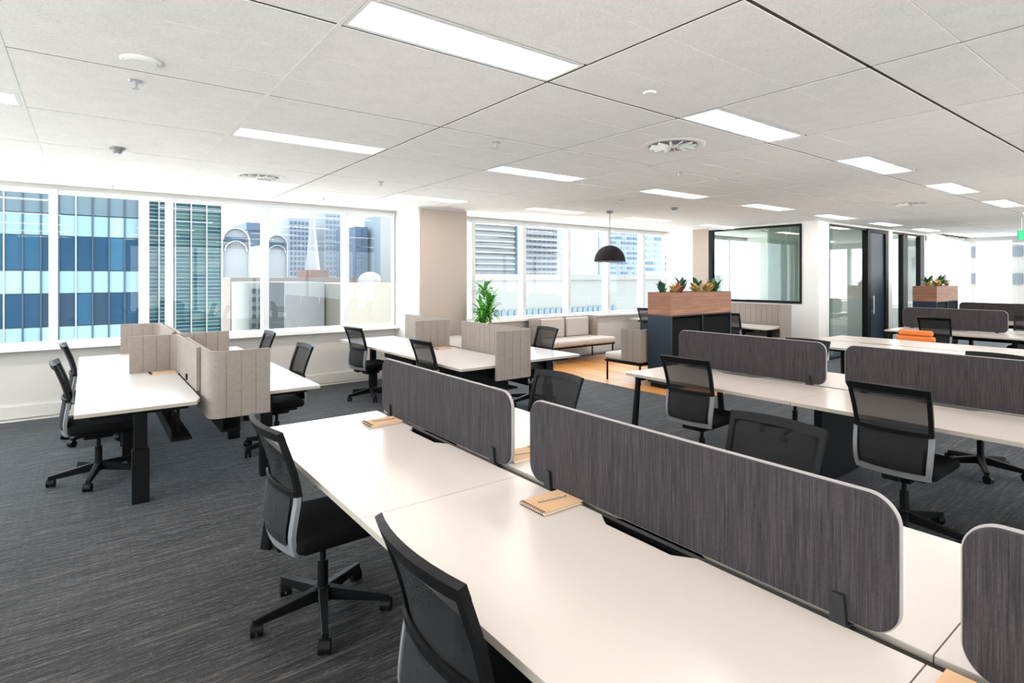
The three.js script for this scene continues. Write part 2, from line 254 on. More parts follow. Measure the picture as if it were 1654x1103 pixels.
// ---------------------------------------------------------------- meeting rooms
{
  // side wall at X = MX: solid ends, window with dark frame
  struct('wall_meeting_side', [bx(MX, MX + 0.12, 0, H, 7.95, WW), bx(MX, MX + 0.12, 0, 1.13, 5.42, 7.52), bx(MX, MX + 0.12, 2.74, H, 5.42, 7.52), bx(MX, MX + 0.12, 0, H, MW + 0.12, 5.42)], M.white);
  struct('wall_meeting_pier', bx(MX - 0.01, MX + 0.12, 0, H, 7.52, 7.95), M.beige);
  const w = structGroup(`window_${winNo++}`);
  mesh('frame', [bx(MX - 0.02, MX + 0.1, 1.13, 1.18, 5.42, 7.52), bx(MX - 0.02, MX + 0.1, 2.7, 2.74, 5.42, 7.52), bx(MX - 0.02, MX + 0.1, 1.18, 2.7, 5.42, 5.46), bx(MX - 0.02, MX + 0.1, 1.18, 2.7, 7.44, 7.52)], M.black, w);
  mesh('pane', bx(MX + 0.04, MX + 0.048, 1.17, 2.71, 5.45, 7.45), M.glassGreen, w);
  drape('curtain', 'pale green curtain hanging behind the meeting room side window', [MX + 0.3, 5.3], [MX + 0.3, 6.3], 0.03, 2.72, M.curtain, 0.045, 11);
  // front wall at W = MW
  struct('wall_meeting_front', [bx(MX, 11.86, 0, H, MW, MW + 0.12), bx(14.86, 15.16, 0, H, MW, MW + 0.12), bx(11.86, 14.86, 2.74, H, MW, MW + 0.12), bx(15.16, 17.25, 2.74, H, MW, MW + 0.12)], M.white);
  const w2 = structGroup(`window_${winNo++}`);
  mesh('frame', [bx(11.86, 11.9, 0, 2.74, MW, MW + 0.08), bx(11.9, 13.7, 2.7, 2.74, MW, MW + 0.08), bx(11.9, 13.7, 0, 0.04, MW, MW + 0.08)], M.black, w2);
  mesh('pane', bx(11.89, 13.71, 0.03, 2.71, MW + 0.04, MW + 0.048), M.glassGreen, w2);
  const d = structGroup('door_1');
  mesh('door_frame', [bx(13.7, 13.86, 0, 2.74, MW - 0.02, MW + 0.1), bx(14.7, 14.86, 0, 2.74, MW - 0.02, MW + 0.1), bx(13.86, 14.7, 2.66, 2.74, MW - 0.02, MW + 0.1)], M.blackMetal, d);
  mesh('door_leaf', bx(13.86, 14.7, 0.01, 2.66, MW + 0.02, MW + 0.06), M.teal, d);
  mesh('door_handle', [rod([13.98, 0.85, MW - 0.03], [13.98, 1.25, MW - 0.03], 0.012), rod([13.98, 0.9, MW - 0.03], [13.98, 0.9, MW + 0.03], 0.008), rod([13.98, 1.2, MW - 0.03], [13.98, 1.2, MW + 0.03], 0.008)], M.alu, d);
  const w3 = structGroup(`window_${winNo++}`);
  mesh('frame', [bx(15.8, 16.1, 0, 2.74, MW - 0.01, MW + 0.1), bx(16.98, 17.25, 0, 2.74, MW - 0.01, MW + 0.1), bx(15.16, 17.1, 2.7, 2.74, MW, MW + 0.08)], M.black, w3);
  mesh('pane', bx(15.16, 15.81, 0.03, 2.71, MW + 0.04, MW + 0.048), M.glassGreen, w3); mesh('pane', bx(16.09, 17.0, 0.03, 2.71, MW + 0.04, MW + 0.048), M.glassGreen, w3);
  struct('wall_meeting_end', [bx(MXE, MXE + 0.12, 0, 0.84, MW, WW), bx(MXE, MXE + 0.12, 2.73, H, MW, WW), bx(MXE + 0.001, MXE + 0.12, 0.84, 2.73, MW, MW + 0.4)], M.white);
  sideWindow(MW + 0.4, 7, MXE + 0.06, 1); sideWindow(7, WW, MXE + 0.06, 1);
  struct('wall_meeting_partition', bx(14.95, 15.05, 0, H, MW + 0.12, WW), M.white);
  drape('curtain', 'pale green floor-length curtain at the glass front of the meeting room', [12.02, MW + 0.28], [12.62, MW + 0.28], 0.03, 2.7, M.curtain, 0.04, 7);
  // what shows through the front glass
  const cab = thing('credenza', 'pale timber credenza inside the meeting room', 'cabinet', [13.0, 0, 7.9]);
  mesh('body', bx(-0.7, 0.5, 0, 0.72, 0, 0.45), M.wood, cab); mesh('worktop', bx(-0.72, 0.52, 0.72, 0.75, -0.02, 0.46), M.desk, cab);
  const tb = thing('meeting_table', 'round timber table inside the meeting room', 'table', [13.9, 0, 6.7]);
  mesh('table_top', cyl(0.5, 0.5, 0.03, 0, 0.7, 0, 32), M.wood, tb); mesh('leg', cyl(0.04, 0.04, 0.7, 0, 0, 0), M.black, tb); mesh('base', cyl(0.28, 0.26, 0.02, 0, 0, 0, 28), M.black, tb);
  const ch = thing('side_chair', 'dark side chair with timber seat inside the meeting room', 'chair', [13.15, 0, 6.3], -0.6);
  mesh('seat', rb(-0.22, 0.22, 0.43, 0.47, -0.22, 0.22, 0.015), M.wood, ch); mesh('backrest', rb(-0.24, -0.21, 0.6, 0.85, -0.22, 0.22, 0.01), M.dark, ch);
  for (const sx of [-1, 1]) for (const sw of [-1, 1]) mesh('leg', rod([sx * 0.23, 0, sw * 0.22], [sx * 0.2, sx < 0 ? 0.85 : 0.45, sw * 0.2], 0.012), M.black, ch);
  tag(mesh('floor_rug', cyl(0.85, 0.85, 0.01, 13.6, 0.0, 6.55, 40), M.orange, scene), 'round orange rug on the blue carpet of the meeting room', 'rug');
}

// ---------------------------------------------------------------- ceiling fittings
{
  const a = thing('ceiling_light', 'recessed rectangular white light panel in the tiled ceiling', 'ceiling light', [0, H, 0], 0, 'ceiling light panels');
  { // white pan with real air slots along both long sides, open to the void above
    const strips = [bx(0.012, 0.03, 0, 0.028, -0.31, -0.008), bx(1.17, 1.188, 0, 0.028, -0.31, -0.008), bx(0.03, 1.17, 0.024, 0.028, -0.288, -0.029)];
    for (const [a0, a1, b0, b1] of [[-0.31, -0.306, -0.291, -0.285], [-0.03, -0.027, -0.012, -0.008]]) strips.push(bx(0.03, 1.17, 0, 0.028, a0, a1), bx(0.03, 1.17, 0, 0.028, b0, b1), bx(0.03, 0.06, 0, 0.006, a1, b0), bx(0.56, 0.64, 0, 0.006, a1, b0), bx(1.14, 1.17, 0, 0.006, a1, b0));
    mesh('housing', strips, M.tbar, a);
  }
  mesh('diffuser', bx(0.03, 1.17, 0.006, 0.012, -0.285, -0.03), M.lamp, a);
  const LIGHT_SPOTS = {
    '-2,3': 'over the wide carpet aisle', '-2,5': 'at the window end of the wide carpet aisle',
    '0,1': 'with air slots, right over the front bench desk', '0,3': 'over the tall curved felt screen', '0,5': 'beside the swirl diffuser near the arched-tower window',
    '2,1': 'over the gap between the front and second benches', '2,3': 'over the near desks of the column cluster', '2,5': 'just before the beige column',
    '4,1': 'over the chairs behind the second bench', '4,3': 'before the planter cabinet', '4,5': 'over the lounge, left of the pendant cord',
    '6,1': 'over the bench without screens', '6,3': 'behind the planter cabinet', '6,5': 'over the lounge, right of the pendant cord',
    '8,1': 'between the screenless bench and the far bench', '8,3': 'at the corner of the meeting rooms',
    '10,1': 'over the far bench with charcoal screens', '10,3': 'in front of the dark meeting room door',
    '12,1': 'over the farthest bench', '12,3': 'over the planter before the sheer curtains', '14,1': 'by the end window wall', '14,3': 'by the sheer curtains' };
  let first = true;
  for (const [i, j] of lightCells) {
    const x = GX + i * G, w = GW + (j + 1) * G; if (x > XR - 1.3 || x < XL + 0.1 || (x > MX - 0.3 && w > MW)) continue;
    const o = first ? a : dup(a, [0, 0, 0], 0); first = false; o.position.set(x, H, -w);
    const spot = LIGHT_SPOTS[`${i},${j + 1}`]; o.userData.label = spot ? `white ceiling light panel ${spot}` : 'white ceiling light panel over the end of the office away from the windows';
    const L = new THREE.RectAreaLight(0xfff4f0, PANEL_LIGHT, 1.14, 0.255); L.position.set(x + 0.6, H - 0.004, -w + 0.1575); L.rotation.x = -Math.PI / 2; scene.add(L);
  }
  // meeting rooms have a lamp each
  for (const [x, w] of [[12.6, 6.9], [15.6, 6.9]]) { const o = dup(a, [x, H - 0.03, w], 0, 'recessed white light panel in a meeting room ceiling', 'meeting room light panels'); const L = new THREE.RectAreaLight(0xfff4f0, PANEL_LIGHT, 1.14, 0.255); L.position.set(x + 0.6, H - 0.034, -w + 0.1575); L.rotation.x = -Math.PI / 2; scene.add(L); }
  // round swirl diffusers
  const v = thing('air_diffuser', 'round swirl air diffuser near the ceiling centre, beside a light panel', 'air vent', [3.92, H, 2.93], 0, 'round swirl air diffusers');
  { const ring = new THREE.LatheGeometry([[0.2, -0.004], [0.235, -0.012], [0.265, -0.004], [0.265, 0], [0.2, 0]].map(([r, y]) => new THREE.Vector2(r, y)), 40); mesh('rim', ring, M.tbar, v);
    mesh('backplate', cyl(0.2, 0.2, 0.003, 0, -0.004, 0, 32), M.greyPlastic, v);
    const dsk = new THREE.CylinderGeometry(0.05, 0.05, 0.012, 20); dsk.translate(0, -0.006, 0); mesh('hub', dsk, M.tbar, v);
    for (let k = 0; k < 12; k++) { const g = new THREE.BoxGeometry(0.13, 0.003, 0.022); g.rotateX(1.0); g.translate(0.125, -0.012, 0); g.rotateY(k * Math.PI / 6); mesh('vane', g, M.tbar, v); } }
  dup(v, [1.52, H, 6.6], 0.2, 'round swirl air diffuser in front of the windows with the arched towers'); dup(v, [9.9, H - 0.002, 3.1], 0.5, 'round swirl air diffuser above the bench without screens');
  tag(mesh('ceiling_speaker', [cyl(0.082, 0.09, 0.012, 0.22, H - 0.012, 3.42, 32), cyl(0.07, 0.07, 0.004, 0.22, H - 0.015, 3.42, 32)], M.tbar, scene), 'flat round white ceiling speaker next to a sprinkler head', 'speaker');
  tag(mesh('access_disc', cyl(0.035, 0.04, 0.01, 2.68, H - 0.01, 2.17, 20), M.tbar, scene), 'tiny white disc on a ceiling tile', 'sensor');
  const sp = thing('sprinkler_head', 'small chrome pendent sprinkler head in a ceiling tile', 'sprinkler', [0.22, H, 3.79], 0, 'ceiling sprinkler heads');
  mesh('escutcheon', cyl(0.03, 0.036, 0.006, 0, -0.006, 0, 20), M.alu, sp); mesh('body', [cyl(0.009, 0.009, 0.03, 0, -0.036, 0, 10)], M.alu, sp);
  mesh('deflector', cyl(0.02, 0.02, 0.003, 0, -0.045, 0, 12), M.alu, sp); mesh('arm', [rod([0.012, -0.008, 0], [0.004, -0.043, 0], 0.003, 6), rod([-0.012, -0.008, 0], [-0.004, -0.043, 0], 0.003, 6)], M.alu, sp);
  for (const [x, w] of [[2.68, 3.74], [2.72, 6.1], [0.25, 8.28], [2.66, 7.9], [5.0, 3.66], [6.15, 5.5]]) dup(sp, [x, H, w], 0);
  const sd = thing('smoke_detector', 'grey smoke detector on the ceiling in front of the glazed towers', 'smoke detector', [0.21, H, 5.85], 0);
  mesh('base', cyl(0.055, 0.06, 0.016, 0, -0.016, 0, 24), M.greyPlastic, sd); mesh('sensing_chamber', cyl(0.03, 0.042, 0.03, 0, -0.046, 0, 20), M.greyPlastic, sd); mesh('indicator', cyl(0.008, 0.01, 0.018, 0, -0.064, 0, 10), M.alu, sd);
  dup(sd, [7.5, H, 5.57], 0, 'grey smoke detector on the ceiling to the right of the dome pendant');
  // exit sign
  const ex = thing('exit_sign', 'green exit sign hanging from the ceiling', 'sign', [13.74, 2.36, 2.6], -0.9);
  mesh('panel', rb(-0.0, 0.36, 0, 0.18, -0.015, 0.015, 0.006), M.exit, ex); mesh('hanger', [rod([0.06, 0.18, 0], [0.06, H - 2.36, 0], 0.005, 8), rod([0.3, 0.18, 0], [0.3, H - 2.36, 0], 0.005, 8)], M.alu, ex);
}
// pendant
{
  const p = thing('pendant_lamp', 'black ribbed dome pendant lamp over the lounge', 'lamp', [7.02, H, 6.52]);
  mesh('ceiling_rose', cyl(0.04, 0.06, 0.04, 0, -0.04, 0, 24), M.greyPlastic, p); mesh('cord', rod([0, -0.04, 0], [0, -0.56, 0], 0.007, 8), M.greyPlastic, p);
  const R = 0.258, pts = []; for (let k = 0; k <= 14; k++) { const t = k / 14 * Math.PI / 2 * 0.97; pts.push(new THREE.Vector2(R * Math.cos(t), 0.275 * Math.sin(t))); } pts.reverse();
  const inner = pts.slice().reverse().map((q) => new THREE.Vector2(Math.max(0.001, q.x - 0.012), q.y - 0.004)); const dome = new THREE.LatheGeometry([...pts, ...inner], 72);
  { const a = dome.attributes.position; for (let i = 0; i < a.count; i++) { const x = a.getX(i), z = a.getZ(i), r = Math.hypot(x, z); if (r < 0.02) continue; const th = Math.atan2(z, x), s = 1 + 0.016 * Math.cos(30 * th); a.setX(i, x * s); a.setZ(i, z * s); } dome.computeVertexNormals(); }
  dome.translate(0, -0.85, 0); const sh = mesh('shade', dome, std(C(16, 12, 13), 0.9, { side: THREE.DoubleSide }), p);
  mesh('rim', (() => { const t = new THREE.TorusGeometry(R - 0.004, 0.006, 8, 60); t.rotateX(Math.PI / 2); t.translate(0, -0.85, 0); return t; })(), M.trim, sh);
  mesh('bulb', (() => { const s = new THREE.SphereGeometry(0.05, 16, 12); s.translate(0, -0.68, 0); return s; })(), M.paper, p);
}

// ---------------------------------------------------------------- bench desks with charcoal screens
const DY = 0.73;
function deskTop(x0, x1, w0, w1, notchSide, nw) {      // notchSide +1: notch in the x1 edge, -1: in the x0 edge
  const g = 0.002, d = 0.05, a = nw - 0.22, b = nw + 0.22;
  return notchSide > 0
    ? [[x0, w0 + g], [x1, w0 + g], [x1, a], [x1 - d, a + 0.07], [x1 - d, b - 0.07], [x1, b], [x1, w1 - g], [x0, w1 - g]]
    : [[x0, w0 + g], [x1, w0 + g], [x1, w1 - g], [x0, w1 - g], [x0, b], [x0 + d, b - 0.07], [x0 + d, a + 0.07], [x0, a]];
}
const SEAMS = [-1.15, 0.48, 2.11, 3.74];
function bench(x0, label, seams, screens = true, depth = 1.62, group) {
  const n = seams.length - 1, mid = x0 + depth / 2, x1 = x0 + depth, wa = seams[0], wb = seams[n];
  const t = thing('bench_desk', label, 'desk', [0, 0, 0], 0, group);
  for (let k = 0; k < n; k++) for (const s of [-1, 1]) {
    const nw = (seams[k] + seams[k + 1]) / 2 + 0.05, pts = s < 0 ? deskTop(x0, mid - 0.028, seams[k], seams[k + 1], 1, nw) : deskTop(mid + 0.028, x1, seams[k], seams[k + 1], -1, nw);
    const o = mesh('desktop', plan(pts, DY - 0.003, DY), M.desk, t); mesh('edge_band', plan(pts, DY - 0.027, DY - 0.0031), M.deskEdge, o);
  }
  mesh('cable_tray', [bx(mid - 0.16, mid + 0.16, DY - 0.14, DY - 0.135, wa + 0.15, wb - 0.15), bx(mid - 0.16, mid - 0.157, DY - 0.14, DY - 0.05, wa + 0.15, wb - 0.15), bx(mid + 0.157, mid + 0.16, DY - 0.14, DY - 0.05, wa + 0.15, wb - 0.15)], M.blackSoft, t);
  mesh('rail', [bx(mid - 0.012, mid + 0.012, DY - 0.03, DY - 0.012, wa + 0.02, wb - 0.02)], M.black, t);
  for (const s of [-1, 1]) mesh('beam', bx(mid + s * 0.45 - 0.025, mid + s * 0.45 + 0.025, DY - 0.085, DY - 0.028, wa + 0.08, wb - 0.08), M.blackMetal, t);
  seams.forEach((w, k) => {
    const ww = Math.min(Math.max(w, wa + 0.06), wb - 0.06);
    if (k === 0 || k === n) { for (const s of [-1, 1]) mesh('leg', rodSquare([mid + s * (depth / 2 - 0.12), DY - 0.028, ww], [mid + s * (depth / 2 - 0.04), 0, ww], 0.032, 0.024), M.blackMetal, t); mesh('leg_crossbar', bx(x0 + 0.1, x1 - 0.1, DY - 0.085, DY - 0.028, ww - 0.025, ww + 0.025), M.blackMetal, t); }
    else mesh('centre_pedestal', bx(mid - 0.36, mid + 0.36, 0, DY - 0.03, ww - 0.03, ww + 0.03), M.blackMetal, t);
  });
  return { t, mid };
}
function rodSquare(a, b, ha, hb) { const g = rod(a, b, hb * 1.414, 4, ha * 1.414); return g; }
{ // orientation helper above builds from a (top) to b; swap so that the wide end is at the top
}
function roundedPanel(L, h, r, depth, bevel) {
  const s = new THREE.Shape(); s.moveTo(r, 0); s.lineTo(L - r, 0); s.absarc(L - r, r, r, -Math.PI / 2, 0); s.lineTo(L, h - r); s.absarc(L - r, h - r, r, 0, Math.PI / 2); s.lineTo(r, h); s.absarc(r, h - r, r, Math.PI / 2, Math.PI); s.lineTo(0, r); s.absarc(r, r, r, Math.PI, Math.PI * 1.5);
  const g = new THREE.ExtrudeGeometry(s, { depth, bevelEnabled: bevel > 0, bevelSize: bevel, bevelThickness: bevel, bevelOffset: -bevel, bevelSegments: 3, curveSegments: 10 }); g.translate(-L / 2, 0, -depth / 2); return g;
}
let screenProto;
function deskScreen(x, w, label, group) {     // runs along W
  if (!screenProto) {
    const o = thing('desk_screen', label, 'screen', [0, 0, 0], 0, group);
    const L = 1.495, h = 0.365;
    const p = roundedPanel(L, h, 0.075, 0.02, 0.004); p.rotateY(Math.PI / 2); p.translate(0, 0, 0); mesh('fabric_panel', p, M.charcoal, o);
    const e = roundedPanel(L + 0.008, h + 0.008, 0.079, 0.012, 0.002); e.rotateY(Math.PI / 2); e.translate(0, -0.004, 0); mesh('edge_trim', e, M.trim, o);
    for (const s of [-1, 1]) { const q = s * (L / 2 - 0.14); mesh('clamp', [bx(-0.03, -0.0155, -0.012, 0.07, q - 0.022, q + 0.022), bx(0.0155, 0.03, -0.012, 0.07, q - 0.022, q + 0.022), bx(-0.026, 0.026, -0.022, -0.012, q - 0.022, q + 0.022)].map((g, k) => { if (k < 2) { const a = g.attributes.position; for (let i = 0; i < a.count; i++) if (a.getY(i) > 0.05) { a.setZ(i, -q + (a.getZ(i) + q) * 0.65); } } return g; }), M.dark, o); }
    screenProto = o; o.position.set(x, DY + 0.012, -w); return o;
  }
  return dup(screenProto, [x, DY + 0.012, w], 0, label, group);
}
const b1 = bench(0.855, 'long white bench desk with kraft notebooks nearest the open carpet aisle', SEAMS);
const b2 = bench(4.255, 'long bench desk with two charcoal screens in front of the planter cabinet', SEAMS);
const b3 = bench(7.98, 'long bench desk without screens, beside the orange chair', [-1.15, 0.6, 2.3, 4.0], false, 1.75);
const b4 = bench(11.35, 'bench desk with charcoal screens beyond the orange chair', [-1.05, 0.6, 2.27, 3.95]);
const b5 = bench(14.7, 'farthest bench desk, in front of the small planter box', [-1.05, 0.6, 2.27, 3.95]);
deskScreen(b1.mid, 2.935, 'charcoal fabric desk screen at the window end of the front bench desk', 'desk screens');
deskScreen(b1.mid, 1.29, 'charcoal fabric desk screen in the middle of the front bench desk', 'desk screens');
deskScreen(b1.mid, -0.335, 'charcoal fabric desk screen at the near end of the front bench desk', 'desk screens');
deskScreen(b2.mid, 2.95, 'charcoal fabric desk screen on the second bench, below the wooden planter box', 'desk screens');
deskScreen(b2.mid, 1.3, 'charcoal fabric desk screen on the second bench, in front of the orange chair', 'desk screens');
deskScreen(b2.mid, -0.335, 'charcoal fabric desk screen at the near end of the second bench', 'desk screens');
deskScreen(b4.mid, 3.17, 'charcoal fabric desk screen behind the orange chair', 'desk screens');
deskScreen(b4.mid, 1.47, 'charcoal fabric desk screen on the bench beyond the orange chair, toward the aisle', 'desk screens');
deskScreen(b5.mid, 3.17, 'charcoal fabric desk screen on the farthest bench beside the small planter', 'desk screens');
deskScreen(b5.mid, 1.5, 'charcoal fabric desk screen on the farthest bench, away from the small planter', 'desk screens');

// ---------------------------------------------------------------- felt L screens and the four-desk clusters
// walk a centre line in plan and give it thickness, with seams cut every few centimetres
function feltPanel(path, y0, y1, th = 0.028, pleat = 0.11) {
  const pts = []; const r = 0.09;
  for (let i = 0; i < path.length; i++) {
    if (i === 0 || i === path.length - 1) { pts.push(path[i]); continue; }
    const [a, b, c] = [path[i - 1], path[i], path[i + 1]], u = norm([a[0] - b[0], a[1] - b[1]]), v = norm([c[0] - b[0], c[1] - b[1]]);
    for (let k = 0; k <= 8; k++) { const t = k / 8, p0 = [b[0] + u[0] * r, b[1] + u[1] * r], p2 = [b[0] + v[0] * r, b[1] + v[1] * r]; pts.push([(1 - t) ** 2 * p0[0] + 2 * t * (1 - t) * b[0] + t * t * p2[0], (1 - t) ** 2 * p0[1] + 2 * t * (1 - t) * b[1] + t * t * p2[1]]); }
  }
  // resample with seams
  const seg = []; let L = 0; for (let i = 1; i < pts.length; i++) { const l = Math.hypot(pts[i][0] - pts[i - 1][0], pts[i][1] - pts[i - 1][1]); seg.push([L, l]); L += l; }
  const atS = (s) => { for (let i = 0; i < seg.length; i++) if (s <= seg[i][0] + seg[i][1] + 1e-9) { const t = (s - seg[i][0]) / seg[i][1], a = pts[i], b = pts[i + 1], d = norm([b[0] - a[0], b[1] - a[1]]); return { p: [a[0] + (b[0] - a[0]) * t, a[1] + (b[1] - a[1]) * t], n: [-d[1], d[0]] }; } };
  const stops = seg.map((q) => [q[0], 0]).concat([[L, 0]]); const nSeam = Math.max(1, Math.round(L / pleat));
  for (let k = 1; k < nSeam; k++) { const s = L * k / nSeam; stops.push([s - 0.005, 0], [s, 0.005], [s + 0.005, 0]); }
  stops.sort((a, b) => a[0] - b[0]);
  const left = [], right = []; let last = -1;
  for (const [s, d] of stops) { if (s - last < 0.0012) continue; last = s; const { p, n } = atS(Math.min(s, L)); const q = th / 2 - d; left.push([p[0] + n[0] * q, p[1] + n[1] * q]); right.push([p[0] - n[0] * q, p[1] - n[1] * q]); }
  return plan([...left, ...right.reverse()], y0, y1);
}
function norm([a, b]) { const l = Math.hypot(a, b) || 1; return [a / l, b / l]; }
function feltScreen(path, label, group, y0 = 0.6, y1 = 1.095) { const o = thing('felt_screen', label, 'screen', [0, 0, 0], 0, group); mesh('felt_panel', feltPanel(path, y0, y1), M.felt, o); const c = path[0], d = path[1]; const q = [(c[0] * 0.6 + d[0] * 0.4), (c[1] * 0.6 + d[1] * 0.4)]; mesh('bracket', bx(q[0] - 0.025, q[0] + 0.025, y0 + 0.02, y0 + 0.07, q[1] - 0.03, q[1] + 0.03), M.black, o); return o; }
function clusterDesk(x0, x1, w0, w1, label, group, innerSide) {     // innerSide +1: the screen edge is x1
  const t = thing('sit_stand_desk', label, 'desk', [0, 0, 0], 0, group), c = 0.13;
  const pts = innerSide > 0 ? [[x0, w0], [x1 - 0.04, w0], [x1, w0 + c], [x1, w1], [x0, w1]] : [[x0, w0], [x1, w0], [x1, w1], [x0, w1], [x0, w0 + 0.02]];
  const o = mesh('desktop', plan(pts, DY - 0.003, DY), M.deskWhite, t); mesh('edge_band', plan(pts, DY - 0.027, DY - 0.0031), M.deskEdge, o);
  const xm = (x0 + x1) / 2;
  for (const w of [w0 + 0.14, w1 - 0.2]) { mesh('leg', [rb(xm - 0.055, xm + 0.055, 0.0, 0.4, w - 0.04, w + 0.04, 0.006), rb(xm - 0.042, xm + 0.042, 0.4, DY - 0.06, w - 0.03, w + 0.03, 0.004)], M.blackMetal, t); mesh('arm', rb(x0 + 0.08, x1 - 0.08, DY - 0.07, DY - 0.028, w - 0.03, w + 0.03, 0.006), M.blackMetal, t); }
  mesh('beam', bx(xm - 0.03, xm + 0.03, DY - 0.075, DY - 0.035, w0 + 0.2, w1 - 0.25), M.blackMetal, t);
  mesh('cable_tray', [bx(innerSide > 0 ? x1 - 0.2 : x0 + 0.06, innerSide > 0 ? x1 - 0.06 : x0 + 0.2, 0.42, 0.44, w0 + 0.1, w1 - 0.1), bx(innerSide > 0 ? x1 - 0.2 : x0 + 0.06, innerSide > 0 ? x1 - 0.19 : x0 + 0.07, 0.44, 0.52, w0 + 0.1, w1 - 0.1)], M.blackMetal, t);
  for (const w of [w0 + 0.3, (w0 + w1) / 2, w1 - 0.3]) mesh('tray_hanger', bx(innerSide > 0 ? x1 - 0.14 : x0 + 0.12, innerSide > 0 ? x1 - 0.12 : x0 + 0.14, 0.44, DY - 0.03, w - 0.015, w + 0.015), M.blackMetal, t);
  mesh('control_box', rb(xm - 0.06, xm + 0.06, DY - 0.12, DY - 0.08, w0 + 0.5, w0 + 0.75, 0.006), M.black, t);
  return t;
}
// left cluster
clusterDesk(-0.07, 0.71, 4.86, 6.6, 'white sit-stand desk with chamfered corner, close to the wide carpet aisle', 'sit-stand desks', 1);
clusterDesk(-0.07, 0.71, 6.62, 8.36, 'white sit-stand desk against the glazed-tower windows, behind the chamfered one', 'sit-stand desks', 1);
clusterDesk(0.81, 1.63, 4.92, 6.6, 'white sit-stand desk behind the tall curved beige felt screen', 'sit-stand desks', -1);
clusterDesk(0.79, 1.63, 6.62, 8.36, 'white sit-stand desk beneath the arched-tower window', 'sit-stand desks', -1);
feltScreen([[0.735, 5.25], [0.735, 6.58], [0.33, 6.58]], 'beige felt screen wrapping the far end of the chamfered white desk', 'felt screens', 0.735);
feltScreen([[0.735, 6.9], [0.735, 8.34], [0.33, 8.34]], 'beige felt screen on the desk end by the glazed-tower window', 'felt screens', 0.735);
feltScreen([[0.77, 6.2], [0.765, 4.87], [1.2, 4.87]], 'tall curved beige felt screen hanging over the near desk end', 'felt screens', 0.57);
feltScreen([[0.775, 8.0], [0.775, 6.64], [1.22, 6.64]], 'beige felt screen between the two desks below the arched towers', 'felt screens', 0.735);
// middle cluster
clusterDesk(3.05, 3.92, 4.88, 6.56, 'sit-stand desk of the column cluster, nearer the front bench', 'sit-stand desks', 1);
clusterDesk(3.05, 3.92, 6.58, 8.3, 'sit-stand desk of the column cluster, by the low window wall', 'sit-stand desks', 1);
clusterDesk(4.0, 4.8, 4.95, 6.56, 'sit-stand desk of the column cluster, beside the timber lounge floor', 'sit-stand desks', -1);
clusterDesk(4.0, 4.8, 6.58, 7.75, 'sit-stand desk directly in front of the beige column', 'sit-stand desks', -1);
feltScreen([[3.96, 6.3], [3.96, 4.84], [3.46, 4.84]], 'beige felt screen in front of the green plant, wrapping the near desk corner', 'felt screens', 0.57);
feltScreen([[3.96, 7.95], [3.96, 6.6], [3.42, 6.6]], 'beige felt screen below the beige column', 'felt screens', 0.735);
// desks along the meeting wall
clusterDesk(9.8, 10.58, 5.3, 6.92, 'sit-stand desk by the meeting room side window', 'sit-stand desks', 1);
clusterDesk(9.8, 10.58, 6.94, 8.5, 'sit-stand desk by the window corner behind the planter', 'sit-stand desks', 1);
feltScreen([[10.64, 6.85], [10.64, 5.24], [10.2, 5.24]], 'pale felt screen under the meeting room side window', 'felt screens', 0.5, 1.14);
feltScreen([[10.64, 8.45], [10.64, 6.95]], 'pale straight felt screen in the corner behind the planter', 'felt screens', 0.735, 1.14);

